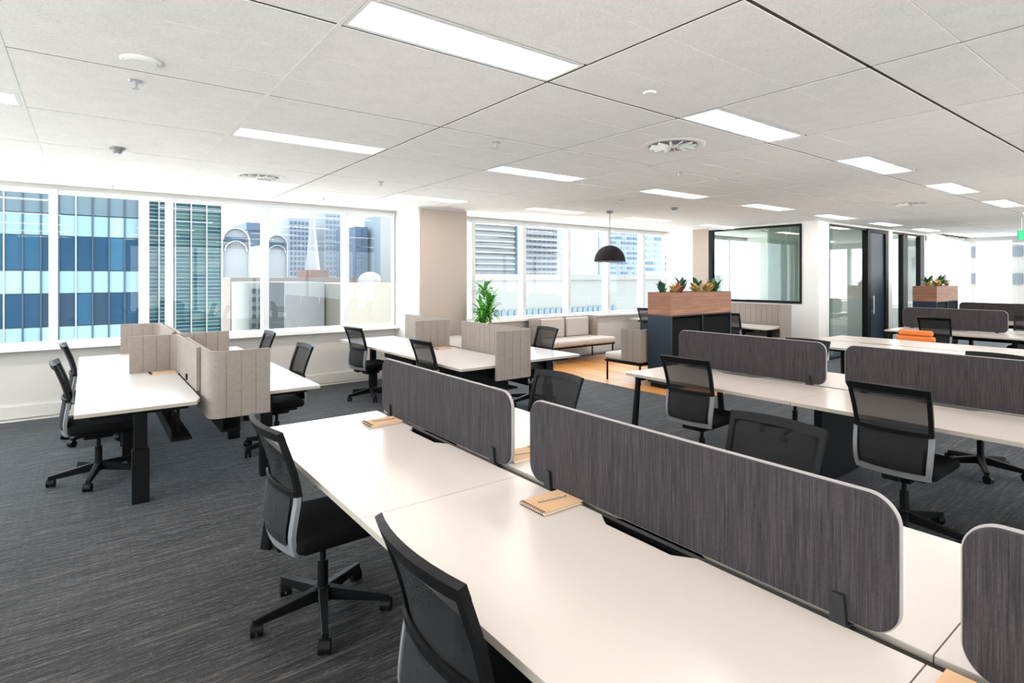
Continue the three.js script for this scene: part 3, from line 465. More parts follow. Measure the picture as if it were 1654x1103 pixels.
// ---------------------------------------------------------------- task chairs
function makeChair() {
  const t = thing('task_chair', '', 'chair', [0, 0, 0], 0);
  const prof = [[-0.205, 0.425], [-0.222, 0.5], [-0.212, 0.6], [-0.2, 0.69], [-0.222, 0.8], [-0.255, 0.9], [-0.29, 1.0]];
  const curve = new THREE.CatmullRomCurve3(prof.map(([x, y]) => new THREE.Vector3(x, y, 0)));
  const wid = (k) => 0.205 + 0.03 * k + (k < 0.55 ? 0.006 * Math.sin(k / 0.55 * Math.PI) : 0);
  const P = (u, k, off) => { const p = curve.getPoint(Math.min(1, Math.max(0, k))), q = curve.getTangent(Math.min(1, Math.max(0, k))); const nx = -q.y, ny = q.x; const wrap = 0.035 * u * u - 0.02; return [p.x + wrap + nx * off, p.y + ny * off - 0.012 * u * u * Math.max(0, k - 0.8) * 5 * 0.5, u * wid(k)]; };
  function sheet(k0, k1, u0, u1, th, off, nk = 10, nu = 6) {
    const pos = [], idx = [];
    for (const s of [0, 1]) for (let i = 0; i <= nk; i++) for (let j = 0; j <= nu; j++) pos.push(...P(u0 + (u1 - u0) * j / nu, k0 + (k1 - k0) * i / nk, off + (s ? th : 0)));
    const A = (s, i, j) => s * (nk + 1) * (nu + 1) + i * (nu + 1) + j, quad = (a, b, c, d) => idx.push(a, b, c, a, c, d);
    for (let i = 0; i < nk; i++) for (let j = 0; j < nu; j++) { quad(A(0, i, j), A(0, i, j + 1), A(0, i + 1, j + 1), A(0, i + 1, j)); quad(A(1, i, j), A(1, i + 1, j), A(1, i + 1, j + 1), A(1, i, j + 1)); }
    for (let i = 0; i < nk; i++) { quad(A(0, i, 0), A(0, i + 1, 0), A(1, i + 1, 0), A(1, i, 0)); quad(A(0, i, nu), A(1, i, nu), A(1, i + 1, nu), A(0, i + 1, nu)); }
    for (let j = 0; j < nu; j++) { quad(A(0, 0, j), A(1, 0, j), A(1, 0, j + 1), A(0, 0, j + 1)); quad(A(0, nk, j), A(0, nk, j + 1), A(1, nk, j + 1), A(1, nk, j)); }
    let g = new THREE.BufferGeometry(); g.setAttribute('position', new THREE.Float32BufferAttribute(pos, 3)); g.setIndex(idx); g = g.toNonIndexed(); g.computeVertexNormals(); g.setAttribute('uv', new THREE.Float32BufferAttribute(new Float32Array(g.attributes.position.count * 2), 2)); return g;
  }
  mesh('back_frame', [sheet(0.4, 1, -1, -0.9, 0.022, -0.011, 10, 1), sheet(0.4, 1, 0.9, 1, 0.022, -0.011, 10, 1), sheet(0.93, 1.0, -1, 1, 0.024, -0.012, 2, 8)], M.black, t);
  mesh('back_mesh', sheet(0.04, 0.94, -0.92, 0.92, 0.002, -0.001, 14, 8), M.mesh, t);
  mesh('lower_frame', [sheet(0.0, 0.5, -1.02, -0.9, 0.02, -0.004, 8, 1), sheet(0.0, 0.5, 0.9, 1.02, 0.02, -0.004, 8, 1), sheet(0.0, 0.075, -0.95, 0.95, 0.02, -0.004, 2, 8)], M.greyPlastic, t);
  mesh('lumbar_pad', [sheet(0.1, 0.52, -0.8, 0.8, 0.004, 0.012, 6, 6)], M.pad, t);
  mesh('lumbar_bar', [sheet(0.5, 0.545, -0.95, 0.95, 0.012, 0.01, 2, 8)], M.black, t);
  const seatG = new RoundedBoxGeometry(0.47, 0.075, 0.49, 4, 0.034); { const a = seatG.attributes.position; for (let i = 0; i < a.count; i++) { const x = a.getX(i), z = a.getZ(i); let dy = -0.25 * Math.max(0, x - 0.12) ** 1.5 * 1.2 + 0.12 * z * z; a.setY(i, a.getY(i) + dy); if (x > 0.15) a.setZ(i, z * 0.95); } seatG.computeVertexNormals(); seatG.translate(0.035, 0.455, 0); }
  mesh('seat', seatG, M.blackSoft, t);
  mesh('seat_shell', [rb(-0.15, 0.2, 0.39, 0.425, -0.17, 0.17, 0.012)], M.black, t);
  mesh('back_bracket', [rb(-0.225, -0.1, 0.385, 0.43, -0.05, 0.05, 0.012), rb(-0.232, -0.205, 0.385, 0.56, -0.05, 0.05, 0.01)], M.black, t);
  mesh('tilt_mechanism', rb(-0.1, 0.1, 0.345, 0.392, -0.07, 0.07, 0.012), M.black, t);
  mesh('lever', rod([0.05, 0.37, 0.06], [0.06, 0.365, 0.25], 0.007, 8), M.black, t);
  mesh('gas_column', [cyl(0.026, 0.026, 0.16, 0, 0.11, 0, 16), cyl(0.015, 0.015, 0.12, 0, 0.25, 0, 12)], M.black, t);
  const base = mesh('star_base', cyl(0.045, 0.035, 0.07, 0, 0.075, 0, 20), M.black, t);
  const legS = new THREE.Shape(); legS.moveTo(0.02, 0.08); legS.lineTo(0.31, 0.062); legS.lineTo(0.325, 0.068); legS.lineTo(0.325, 0.088); legS.lineTo(0.3, 0.094); legS.lineTo(0.02, 0.138); legS.closePath();
  const legG = new THREE.ExtrudeGeometry(legS, { depth: 0.03, bevelEnabled: true, bevelSize: 0.003, bevelThickness: 0.004, bevelSegments: 1 }); legG.translate(0, 0, -0.015);
  { const a = legG.attributes.position; for (let i = 0; i < a.count; i++) { const x = a.getX(i); a.setZ(i, a.getZ(i) * (1.25 - x * 1.4)); } legG.computeVertexNormals(); }
  const wheel = []; for (const s of [-1, 1]) { const w = new THREE.CylinderGeometry(0.029, 0.029, 0.02, 18); w.rotateX(Math.PI / 2); w.translate(0.012, 0.029, s * 0.017); wheel.push(w); } wheel.push(cyl(0.009, 0.009, 0.03, 0, 0.045, 0, 8));
  { const hood = new THREE.CylinderGeometry(0.033, 0.033, 0.05, 16, 1, false, 0, Math.PI); hood.rotateX(Math.PI / 2); hood.rotateZ(Math.PI / 2); hood.translate(0.012, 0.033, 0); wheel.push(hood); }
  const wheelG = mergeGeometries(wheel.map(flat));
  for (let k = 0; k < 5; k++) { const a = k * Math.PI * 2 / 5; const l = mesh('leg', legG, M.black, base); l.rotation.y = a; const w = mesh('caster', wheelG, M.black, base); w.position.set(0.31 * Math.cos(a), 0, -0.31 * Math.sin(a)); w.rotation.y = a + 1 + k * 1.7; }
  return t;
}
const chair0 = makeChair(); let chairUsed = false;
function chair(x, w, turn, label, baseTurn = 0, group = 'black mesh task chairs') {
  const o = chairUsed ? dup(chair0, [x, 0, w], turn) : chair0; chairUsed = true; o.position.set(x, 0, -w); o.rotation.y = turn; o.userData = { label, category: 'chair', group };
  o.children.find((q) => q.name === 'star_base').rotation.y = baseTurn; return o;
}
const FL = Math.PI;     // facing -X
chair(0.94, 2.8, 0.03, 'black mesh task chair at the front bench, whole base out on the aisle carpet', 0.62);
chair(0.94, 1.28, -0.02, 'black mesh task chair at the front bench, opposite the middle screen, base hidden', 0.2);
chair(2.39, 2.95, FL + 0.04, 'black mesh task chair tucked in across the front bench, near the timber floor', 0.3);
chair(2.36, 1.38, FL - 0.03, 'grey mesh chair back showing just above the middle screen of the front bench', 0.5);
chair(4.29, 2.9, 0.05, 'black mesh task chair at the end of the second bench beside its splayed leg', 0.3);
chair(4.3, 1.38, -0.02, 'black mesh task chair with pale lower frame at the middle of the second bench', 0.9);
chair(5.95, 2.9, FL, 'black mesh task chair on the far side of the second bench, under the planter', 0.1);
chair(6.12, 1.4, FL - 0.2, 'black mesh task chair on the far side of the second bench, only its base visible', 0.55);
chair(0.08, 5.8, 0.0, 'black mesh task chair at the chamfered white desk, base out on the carpet', 0.72);
chair(0.1, 7.25, 0.02, 'black mesh task chair closest to the glazed-tower window', 0.2);
chair(1.48, 5.75, FL, 'black mesh task chair behind the tall curved felt screen', 0.4);
chair(1.54, 7.35, FL, 'black mesh task chair under the window with the arched towers', 0.1);
chair(3.13, 7.35, 0.12, 'black mesh task chair turned out from the column cluster, by the low window wall', 0.6);
chair(3.14, 5.42, 0.0, 'black mesh task chair at the column cluster, half hidden by the charcoal screen', 0.2);
chair(4.68, 5.75, FL - 0.1, 'black mesh task chair between the column cluster and the grey sofa', 0.2);
chair(9.9, 5.95, 0, 'black mesh task chair by the desks under the meeting room side window', 0.3);
chair(9.9, 7.9, 0, 'black mesh task chair in the window corner behind the planter', 0.3);
chair(11.5, 3.18, 0, 'black mesh task chair right behind the orange chair', 0.3);
chair(12.85, 2.3, FL, 'black mesh task chair under the far bench with charcoal screens', 0.3);
chair(11.44, 1.5, 0, 'black mesh task chair along the far bench with charcoal screens, toward the aisle', 0.3);

// orange upholstered chair
{
  const t = thing('upholstered_chair', 'orange upholstered chair with horizontal channels beside the bench without screens', 'chair', [9.95, 0, 3.12], FL);
  for (let k = 0; k < 4; k++) mesh('back_channel', rb(-0.27 - 0.004 * k, -0.2, 0.5 + k * 0.088, 0.5 + k * 0.088 + 0.086, -0.255 + (k === 3 ? 0.03 : 0), 0.255 - (k === 3 ? 0.03 : 0), 0.03, 4), M.orange, t);
  mesh('seat', rb(-0.25, 0.24, 0.4, 0.48, -0.25, 0.25, 0.03, 4), M.orange, t);
  for (const sx of [-1, 1]) for (const sw of [-1, 1]) mesh('leg', rod([sx * 0.24, 0, sw * 0.23], [sx * 0.18, 0.41, sw * 0.18], 0.014), M.black, t);
}

// ---------------------------------------------------------------- planter cabinets, lounge seats, plants
function planter(x0, x1, w0, w1, yTop, label, cat) {
  const t = thing('planter_cabinet', label, cat, [0, 0, 0]); const yb = yTop - 0.34;
  mesh('plinth', bx(x0 + 0.03, x1 - 0.03, 0, 0.07, w0 + 0.03, w1 - 0.03), M.black, t);
  mesh('side_panel', bx(x0, x0 + 0.025, 0.07, yb, w0, w1), M.teal, t); mesh('side_panel', bx(x1 - 0.025, x1, 0.07, yb, w0, w1), M.teal, t);
  mesh('back_panel', bx(x0 + 0.025, x1 - 0.025, 0.07, yb, w1 - 0.02, w1), M.teal, t); mesh('shelf', bx(x0 + 0.025, x1 - 0.025, 0.07, 0.095, w0, w1 - 0.02), M.black, t); mesh('shelf', bx(x0 + 0.025, x1 - 0.025, yb - 0.025, yb, w0, w1 - 0.02), M.black, t);
  const n = 2, L = (x1 - x0 - 0.05) / n;
  for (let k = 0; k < n; k++) { const a = x0 + 0.025 + k * L; const d = mesh('door', bx(a + 0.02, a + L - 0.02, 0.12, yb - 0.05, w0 + 0.02, w0 + 0.04), M.blackSoft, t); mesh('handle', rod([a + (k ? 0.06 : L - 0.06), 0.62, w0], [a + (k ? 0.06 : L - 0.06), 0.76, w0], 0.007, 8), M.blackMetal, d); }
  mesh('divider', bx(x0 + 0.025 + L - 0.02, x0 + 0.025 + L + 0.02, 0.095, yb - 0.025, w0 + 0.001, w1 - 0.02), M.black, t);
  for (const [n, g] of [['box_front', bx(x0, x1, yb, yTop, w0, w0 + 0.022)], ['box_back', bx(x0, x1, yb, yTop, w1 - 0.022, w1)], ['box_end', bx(x0, x0 + 0.022, yb, yTop, w0 + 0.022, w1 - 0.022)], ['box_end', bx(x1 - 0.022, x1, yb, yTop, w0 + 0.022, w1 - 0.022)], ['soil', null]]) if (g) mesh(n, g, M.wood, t); else mesh('soil', bx(x0 + 0.022, x1 - 0.022, yb + 0.02, yTop - 0.05, w0 + 0.022, w1 - 0.022), M.soil, t);
  return t;
}
planter(6.85, 8.43, 5.15, 5.58, 1.44, 'timber planter box on a dark storage cabinet between benches and lounge', 'planter');
planter(15.1, 16.6, 4.22, 4.68, 1.46, 'smaller-looking timber planter box in front of the sheer curtains', 'planter');
function leafBlade(L, wd, bend, m) { // strip arching outward in +x
  const n = 6, pos = [], idx = []; for (let i = 0; i <= n; i++) { const t = i / n, w = wd * Math.sin(Math.PI * Math.min(0.98, 0.12 + t * 0.88)); const x = L * (t * (1 - 0.25 * bend * t)), y = L * (t * 0.75 - bend * t * t * 0.9); pos.push(x, y + 0.15 * w, -w, x, y - 0.1 * w, 0, x, y + 0.15 * w, w); }
  for (let i = 0; i < n; i++) for (let j = 0; j < 2; j++) { const a = i * 3 + j; idx.push(a, a + 1, a + 3, a + 1, a + 4, a + 3); }
  let g = new THREE.BufferGeometry(); g.setAttribute('position', new THREE.Float32BufferAttribute(pos, 3)); g.setIndex(idx); g.computeVertexNormals(); g.setAttribute('uv', new THREE.Float32BufferAttribute(new Float32Array(pos.length / 3 * 2), 2)); return g.toNonIndexed();
}
function succulent(x, y, w, h, kind, label, group) {
  const t = thing('succulent_plant', label, 'plant', [x, y, w], rnd() * 6, group), mats = { dark: M.leafDark, gold: M.leafGold, rust: M.leafRust }[kind];
  mesh('stem', cyl(0.012, 0.008, h * 0.6, 0, -0.06, 0, 8), M.stem, t);
  const n = kind === 'dark' ? 14 : 18;
  for (let k = 0; k < n; k++) { const g = kind === 'dark' ? leafBlade(h * 0.55, 0.036, 0.15, 0) : leafBlade(h * 0.8, 0.026, 0.3, 0); g.rotateZ(kind === 'dark' ? 0.5 * rnd() : 0.3 * rnd()); g.rotateY(k * 2.4); g.translate(0, h * (0.02 + 0.5 * (k / n)), 0); mesh('leaf', g, mats, t); }
}
{
  const spec = [[6.98, 5.42, 0.2, 'dark'], [7.12, 5.3, 0.14, 'gold'], [7.32, 5.4, 0.17, 'rust'], [7.5, 5.45, 0.28, 'dark'], [7.68, 5.3, 0.15, 'gold'], [7.86, 5.42, 0.25, 'dark'], [7.99, 5.3, 0.17, 'gold'], [8.13, 5.4, 0.2, 'gold'], [8.28, 5.35, 0.27, 'dark']];
  const lab = { dark: 'blue-green leafy succulent in the timber planter box above the benches', gold: 'straw-yellow rosette plant in the timber planter box above the benches', rust: 'rust-orange rosette plant in the timber planter box above the benches' };
  for (const [x, w, h, k] of spec) succulent(x, 1.39, w, h + 0.03, k, lab[k], `${k} plants in the planter by the lounge`);
  const lab2 = { dark: 'blue-green leafy succulent in the planter before the sheer curtains', gold: 'straw-yellow rosette plant in the planter before the sheer curtains' };
  for (const [x, w, h, k] of [[15.3, 4.45, 0.18, 'gold'], [15.5, 4.5, 0.34, 'dark'], [15.75, 4.4, 0.2, 'gold'], [16.0, 4.5, 0.22, 'gold'], [16.2, 4.45, 0.36, 'dark'], [16.4, 4.4, 0.2, 'gold']]) succulent(x, 1.41, w, h, k, lab2[k], `${k} plants in the far planter`);
}
// green plant beside the column
{
  const t = thing('potted_plant', 'bright green leafy plant standing beside the beige column', 'plant', [5.22, 0, 7.58]);
  mesh('pot', new THREE.LatheGeometry([[0, 0], [0.14, 0], [0.17, 0.42], [0.155, 0.42], [0.15, 0.38], [0, 0.38]].map(([a, b]) => new THREE.Vector2(a, b)), 28), M.black, t);
  for (const [a, b, h] of [[-0.05, 0.02, 1.05], [0.05, -0.03, 1.2], [0.0, 0.06, 0.9]]) mesh('cane', rod([a, 0.36, b], [a * 1.4, h, b * 1.4], 0.022, 10), M.stem, t);
  const heads = [[-0.07, 0.03, 1.05], [0.06, -0.04, 1.2], [0, 0.08, 0.92], [-0.03, 0, 1.36], [0.09, 0.05, 1.02], [-0.1, -0.04, 0.9]];
  for (const [a, b, h] of heads) for (let k = 0; k < 26; k++) { const g = leafBlade(0.2 + rnd() * 0.15, 0.028, 0.35 + rnd() * 0.7, 0); g.rotateZ(0.1 + rnd() * 0.9 - 0.25); g.rotateY(k * 2.4 + rnd()); g.translate(a, h + (rnd() - 0.3) * 0.14, -b); mesh('leaf', g, k % 3 ? M.leafBright : M.leafMid, t); }
}
// sofas
function sofa(x0, x1, w0, w1, face, label) {       // face -1: looks towards the desks (-W), +1: towards the window
  const t = thing('lounge_sofa', label, 'sofa', [0, 0, 0]); const sh = 0.45;
  const back = face < 0 ? [[x0 + 0.02, w0 + 0.3], [x0 + 0.02, w1 - 0.02], [x1 - 0.16, w1 - 0.02], [x1 - 0.16, w1 - 0.3]] : [[x0 + 0.02, w1 - 0.42], [x0 + 0.02, w0 + 0.02], [x1 - 0.02, w0 + 0.02], [x1 - 0.02, w1 - 0.42]];
  mesh('back_screen', feltPanel(back, 0.36, 0.86, 0.04, 0.12), M.felt, t);
  const n = 2; for (let k = 0; k < n; k++) { const a = x0 + 0.05 + k * (x1 - x0 - 0.06) / n, b = a + (x1 - x0 - 0.06) / n - 0.005; mesh('seat_cushion', rb(a, b, 0.33, sh, w0 + (face > 0 ? 0.05 : 0), w1 - (face < 0 ? 0.05 : 0), 0.05, 4), M.upholstery, t); const q = face < 0 ? [w1 - 0.14, w1 - 0.045] : [w0 + 0.045, w0 + 0.14]; mesh('back_cushion', rb(a + 0.03, Math.min(b, x1 - 0.2) - 0.03, sh, 0.84, q[0], q[1], 0.035, 4), M.upholstery, t); }
  mesh('seat_frame', bx(x0 + 0.04, x1 - 0.02, 0.3, 0.33, w0 + 0.03, w1 - 0.03), M.black, t);
  for (const x of [x0 + 0.07, x1 - 0.06]) for (const w of [w0 + 0.06, w1 - 0.06]) mesh('leg', rod([x, 0, w], [x, 0.31, w], 0.016, 10), M.black, t);
}
sofa(6.85, 8.66, 7.85, 8.55, -1, 'grey bench sofa with wrap-around felt back below the window');
sofa(6.72, 8.4, 5.62, 6.42, 1, 'grey bench sofa behind the planter cabinet, its felt side facing the aisle');

// ---------------------------------------------------------------- notebooks
let nbProto;
function notebook(x, w, turn, label) {
  if (!nbProto) {
    const t = thing('notebook', label, 'notebook', [x, DY, w], turn, 'kraft spiral notebooks'); nbProto = t;
    mesh('pages', bx(-0.1, 0.1, 0.003, 0.012, -0.074, 0.074), M.paper, t); mesh('cover', bx(-0.105, 0.105, 0.012, 0.0145, -0.078, 0.078), M.kraft, t); mesh('back_cover', bx(-0.105, 0.105, 0.0, 0.003, -0.078, 0.078), M.kraft, t);
    for (let k = 0; k < 14; k++) { const g = new THREE.TorusGeometry(0.009, 0.0013, 5, 12); g.rotateY(0); g.rotateY(Math.PI / 2 * 0); g.translate(0, 0, 0); const q = new THREE.TorusGeometry(0.009, 0.0013, 5, 12); q.translate(-0.104, 0.0105, 0.07 - k * 0.0108); mesh('spiral_ring', q, M.dark, t); }
    const pen = mesh('pen', rod([-0.06, 0.0185, 0.02], [0.07, 0.0185, -0.0], 0.004, 8), M.deskEdge, t); mesh('pen_tip', rod([0.07, 0.0185, 0.0], [0.08, 0.0185, -0.0015], 0.004, 8, 0.001), M.dark, pen);
    return t;
  }
  return dup(nbProto, [x, DY, w], turn, label);
}
notebook(1.545, 1.76, -Math.PI / 2 + Math.PI / 2, 'kraft spiral notebook with a pen, by the middle screen of the front bench');
notebook(1.53, 3.4, 0, 'kraft spiral notebook at the window end of the front bench');
notebook(1.53, 0.36, 0, 'kraft spiral notebook at the near end of the front bench');
notebook(1.83, 2.33, Math.PI, 'kraft spiral notebook behind the gap between the front bench screens');
notebook(0.6, 6.45, 0.1, 'kraft spiral notebook inside the felt screen on the chamfered desk');
notebook(3.72, 6.42, 0.1, 'kraft spiral notebook on the column cluster desk');
notebook(4.2, 6.1, 0, 'kraft spiral notebook on the desk beside the timber floor');

// ---------------------------------------------------------------- the city outside (the office stands high above the street)
const GROUND = -32;
struct('ground_street', bx(-400, 500, GROUND - 1, GROUND, WW + 3, 700), std(C(206, 203, 197), 0.95));
// facades: concrete and glass, colours darkened to offset the strong daylight outside
const DAY = 3.4, facade = (r, g, b, rough = 0.8) => { const c = C(r, g, b).multiplyScalar(1 / DAY); return new THREE.MeshPhysicalMaterial({ color: c, roughness: rough, specularIntensity: 0.15 }); };
const cGlass = [[44, 100, 136], [32, 82, 118], [62, 120, 154], [46, 76, 102]].map((c) => facade(...c, 0.4)), cPale = [[176, 214, 224], [186, 222, 230], [168, 206, 220]].map((c) => facade(...c, 0.6));
const cLouvre = facade(150, 186, 190, 0.6), cLine = facade(220, 228, 230, 0.6), cDarkLine = facade(90, 110, 124, 0.6);
function block(name, label, pxa, pxb, W, depth, yTop, m, group) {
  const [xa] = onW(pxa, 0, W), [xb] = onW(pxb, 0, W), top = onW((pxa + pxb) / 2, yTop, W)[1]; const t = thing(name, label, 'building', [0, 0, 0], 0, group);
  mesh('body', bx(xa, xb, GROUND, top, W, W + depth), m, t); return { t, xa, xb, top, W, X: (f) => xa + (xb - xa) * f, Y: (py) => onW((pxa + pxb) / 2, py, W)[1] };
}
function windowGrid(b, cols, rows, f0, f1, py0, py1, m, wf = 0.6, hf = 0.55, name = 'window') {
  const w = (b.xb - b.xa) * (f1 - f0) / cols, y0 = b.Y(py1), y1 = b.Y(py0), h = (y1 - y0) / rows, g = new THREE.BoxGeometry(w * wf, h * hf, 0.4);
  for (let i = 0; i < cols; i++) for (let j = 0; j < rows; j++) { const o = new THREE.Mesh(g, Array.isArray(m) ? m[Math.floor(rnd() * m.length)] : m); o.name = name; o.position.set(b.X(f0) + w * (i + 0.5), y0 + h * (j + 0.5), -(b.W - 0.05)); b.t.add(o); }
}
{ // broad glass office block across the street
  const b = block('office_tower', 'broad blue glass office building with pale spandrel bands across the street', -160, 226, 46, 30, 200, facade(120, 160, 180, 0.6));
  const cols = 13, w = (b.xb - b.xa) / cols; const rows = [[262, 297, 'p'], [297, 314, 'd'], [314, 347, 'g'], [347, 382, 'p'], [382, 437, 'd'], [437, 474, 'p'], [474, 526, 'd'], [526, 560, 'p'], [560, 612, 'd'], [612, 650, 'p']];
  const Y = (py) => onW(110, py, 46)[1];
  for (let i = 0; i < cols; i++) for (const [a, c, k] of rows) { const g = bx(b.xa + i * w + 0.04, b.xa + (i + 1) * w - 0.04, Y(c) + 0.04, Y(a) - 0.04, 45.85, 46); mesh(k === 'p' ? 'spandrel_panel' : 'glass_panel', g, k === 'p' ? cPale[Math.floor(rnd() * 3)] : k === 'g' ? facade(126, 150, 164, 0.5) : cGlass[Math.floor(rnd() * 3.99)], b.t); }
  for (let i = 0; i <= cols; i++) mesh('mullion', bx(b.xa + i * w - 0.035, b.xa + i * w + 0.035, Y(660), Y(240), 45.75, 46), i % 4 === 1 ? cLine : cDarkLine, b.t);
  mesh('corner_post', bx(b.xb - 0.1, b.xb + 0.5, GROUND, Y(230), 45.5, 46.2), facade(244, 248, 250, 0.6), b.t);
}
{ // teal louvred tower
  const b = block('office_tower', 'teal glass tower with fine horizontal louvres', 229, 357, 64, 26, 230, facade(70, 122, 134, 0.4));
  const Y = (py) => onW(290, py, 64)[1], tints = [[80, 132, 144], [106, 150, 152], [66, 112, 132], [132, 160, 154]].map((c) => facade(...c, 0.45));
  for (let i = 0; i < 5; i++) for (let j = 0; j < 22; j++) mesh('glass_panel', bx(b.X(i / 5) + 0.05, b.X((i + 1) / 5) - 0.05, Y(320 + (j + 1) * 11) + 0.05, Y(320 + j * 11) - 0.05, 63.9, 64), tints[Math.floor(rnd() * 4)], b.t);
  for (let j = 0; j < 40; j++) mesh('louvre', bx(b.xa, b.xb, Y(322 + j * 6) - 0.05, Y(322 + j * 6) + 0.05, 63.8, 63.9), cLouvre, b.t);
  for (let i = 0; i <= 5; i++) mesh('mullion', bx(b.X(i / 5) - 0.06, b.X(i / 5) + 0.06, Y(570), Y(240), 63.6, 64), cLine, b.t);
}
function archTower(pa, pb, W, pyArch, label) {
  const b = block('arched_tower', label, pa, pb, W, 20, pyArch + 22, facade(222, 228, 232, 0.8)); const r = (b.xb - b.xa) / 2, cx = (b.xa + b.xb) / 2;
  const half = (R, th, y, d, m) => { const s = new THREE.Shape(); s.absarc(0, 0, R, 0, Math.PI); if (th) { s.lineTo(-R + th, 0); s.absarc(0, 0, R - th, Math.PI, 0, true); } const g = new THREE.ExtrudeGeometry(s, { depth: d, bevelEnabled: false, curveSegments: 20 }); g.translate(cx, y, -W); return mesh(th ? 'arch_rib' : 'arch_crown', g, m, b.t); };
  half(r * 0.99, 0, b.top, -15 + 0.4 + 14.9, facade(208, 216, 222, 0.8)); half(r, r * 0.1, b.top, 0.8, facade(244, 247, 250, 0.7)); half(r * 0.86, r * 0.08, b.top - r * 0.9, 0.8, facade(244, 247, 250, 0.7));
  mesh('window_band', bx(b.xa + r * 0.25, b.xb - r * 0.25, b.top - r * 0.1, b.top + r * 0.22, W - 0.5, W), facade(96, 128, 158, 0.5), b.t);
  for (const x of [b.xa, b.xb]) mesh('edge_rib', bx(x - r * 0.06, x + r * 0.06, GROUND, b.top, W - 0.6, W), facade(244, 247, 250, 0.7), b.t);
}
archTower(358, 402, 120, 366, 'white tower with nested rounded arches beside the teal louvred tower');
archTower(430, 463, 135, 373, 'white arched tower partly hidden by a window mullion');
{
  const blue = facade(166, 184, 206, 0.6), deep = facade(126, 150, 180, 0.5), pale = facade(206, 216, 228, 0.8), cream = facade(228, 220, 204, 0.9), grey = facade(186, 186, 188, 0.9);  // blue, deep and the far tower colours are lightened to paint in haze
  const d1 = block('dark_tower', 'slate blue high-rise between the two arched towers', 400, 424, 160, 20, 372, facade(150, 164, 186, 0.6)); windowGrid(d1, 3, 9, 0.05, 0.95, 378, 455, deep, 0.5, 0.7); mesh('crown', bx(d1.xa - 0.5, d1.xb + 0.5, d1.top, d1.top + 2, 159, 181), deep, d1.t);
  const lo = block('apartment_building', 'low pale block with rows of small windows under the arched towers', 402, 458, 86, 12, 456, facade(222, 226, 222, 0.9)); windowGrid(lo, 5, 5, 0.05, 0.95, 462, 532, facade(120, 144, 150, 0.5), 0.6, 0.45);
  block('blank_building', 'plain grey blank-walled building below the church spire', 459, 524, 72, 12, 456, grey);
  const sm = block('apartment_building', 'small stepped white building with dark windows beside the grey blank wall', 521, 556, 80, 8, 468, facade(230, 230, 226, 0.9)); windowGrid(sm, 2, 2, 0.3, 0.98, 486, 522, facade(140, 146, 154, 0.6), 0.75, 0.6);
  const r1 = block('apartment_tower', 'bluish residential tower to the left of the church spire', 466, 500, 170, 20, 352, facade(212, 222, 236, 0.8)); windowGrid(r1, 5, 11, 0.04, 0.96, 356, 446, deep, 0.55, 0.55);
  const r2 = block('apartment_tower', 'bluish residential tower to the right of the church spire', 524, 557, 175, 20, 330, facade(212, 224, 238, 0.8)); windowGrid(r2, 5, 13, 0.04, 0.96, 338, 446, blue, 0.55, 0.55);
  // church
  const W = 104, [cx0] = onW(501, 0, W), [cx1] = onW(531, 0, W), cx = (cx0 + cx1) / 2, yb = onW(516, 436, W)[1], yt = onW(516, 335, W)[1];
  const ch = thing('church_spire', 'pale church spire rising over a brown tower base', 'church', [0, 0, 0]); const cone = new THREE.CylinderGeometry(0.15, (cx1 - cx0) * 0.42, yt - yb, 8); cone.translate(cx, (yt + yb) / 2, -W - 4); mesh('spire', cone, facade(218, 222, 226, 0.9), ch);
  mesh('tower', bx(cx0, cx1, GROUND, yb, W, W + 8), facade(178, 142, 128, 0.9), ch); mesh('nave', bx(cx0 - 14, cx1 + 4, GROUND, onW(500, 448, W)[1], W - 4, W + 10), facade(196, 180, 172, 0.9), ch);
  const t1 = block('dark_tower', 'navy glass tower in the narrow window beside the column', 574, 594, 150, 15, 366, facade(140, 160, 188, 0.6)); windowGrid(t1, 2, 5, 0.04, 0.96, 368, 452, deep, 0.85, 0.75);
  const t2 = block('glass_tower', 'pale teal glass tower right of the navy tower', 594, 612, 165, 15, 366, facade(176, 204, 222, 0.6)); windowGrid(t2, 3, 8, 0.04, 0.96, 368, 440, facade(150, 186, 208, 0.5), 0.7, 0.7);
  const t3 = block('glass_tower', 'blue glass tower next to the column edge', 624, 652, 140, 15, 346, facade(184, 206, 222, 0.6)); windowGrid(t3, 3, 6, 0.04, 0.96, 350, 430, facade(132, 162, 188, 0.5), 0.8, 0.7);
  const [dx0] = onW(598, 0, 100), [dx1] = onW(638, 0, 100), dy = onW(618, 456, 100)[1], dm = thing('domed_hall', 'white domed roof in the narrow window beside the column', 'building', [0, 0, 0]); mesh('body', bx(dx0, dx1, GROUND, dy, 100, 112), facade(238, 238, 236, 0.9), dm); { const s = new THREE.SphereGeometry((dx1 - dx0) / 2, 24, 12, 0, Math.PI * 2, 0, Math.PI / 2); s.scale(1, 0.8, 0.6); s.translate((dx0 + dx1) / 2, dy, -106); mesh('dome', s, facade(240, 240, 240, 0.9), dm); }
  const cr = block('low_building', 'cream low wall building in the narrow window beside the column', 556, 660, 66, 12, 458, cream); windowGrid(cr, 2, 3, 0.7, 0.8, 462, 510, facade(170, 170, 172, 0.6), 0.5, 0.5);
  // right of the column
  const q1 = block('apartment_building', 'white balcony apartment block behind the green plant', 700, 838, 78, 20, 340, facade(226, 228, 230, 0.9));
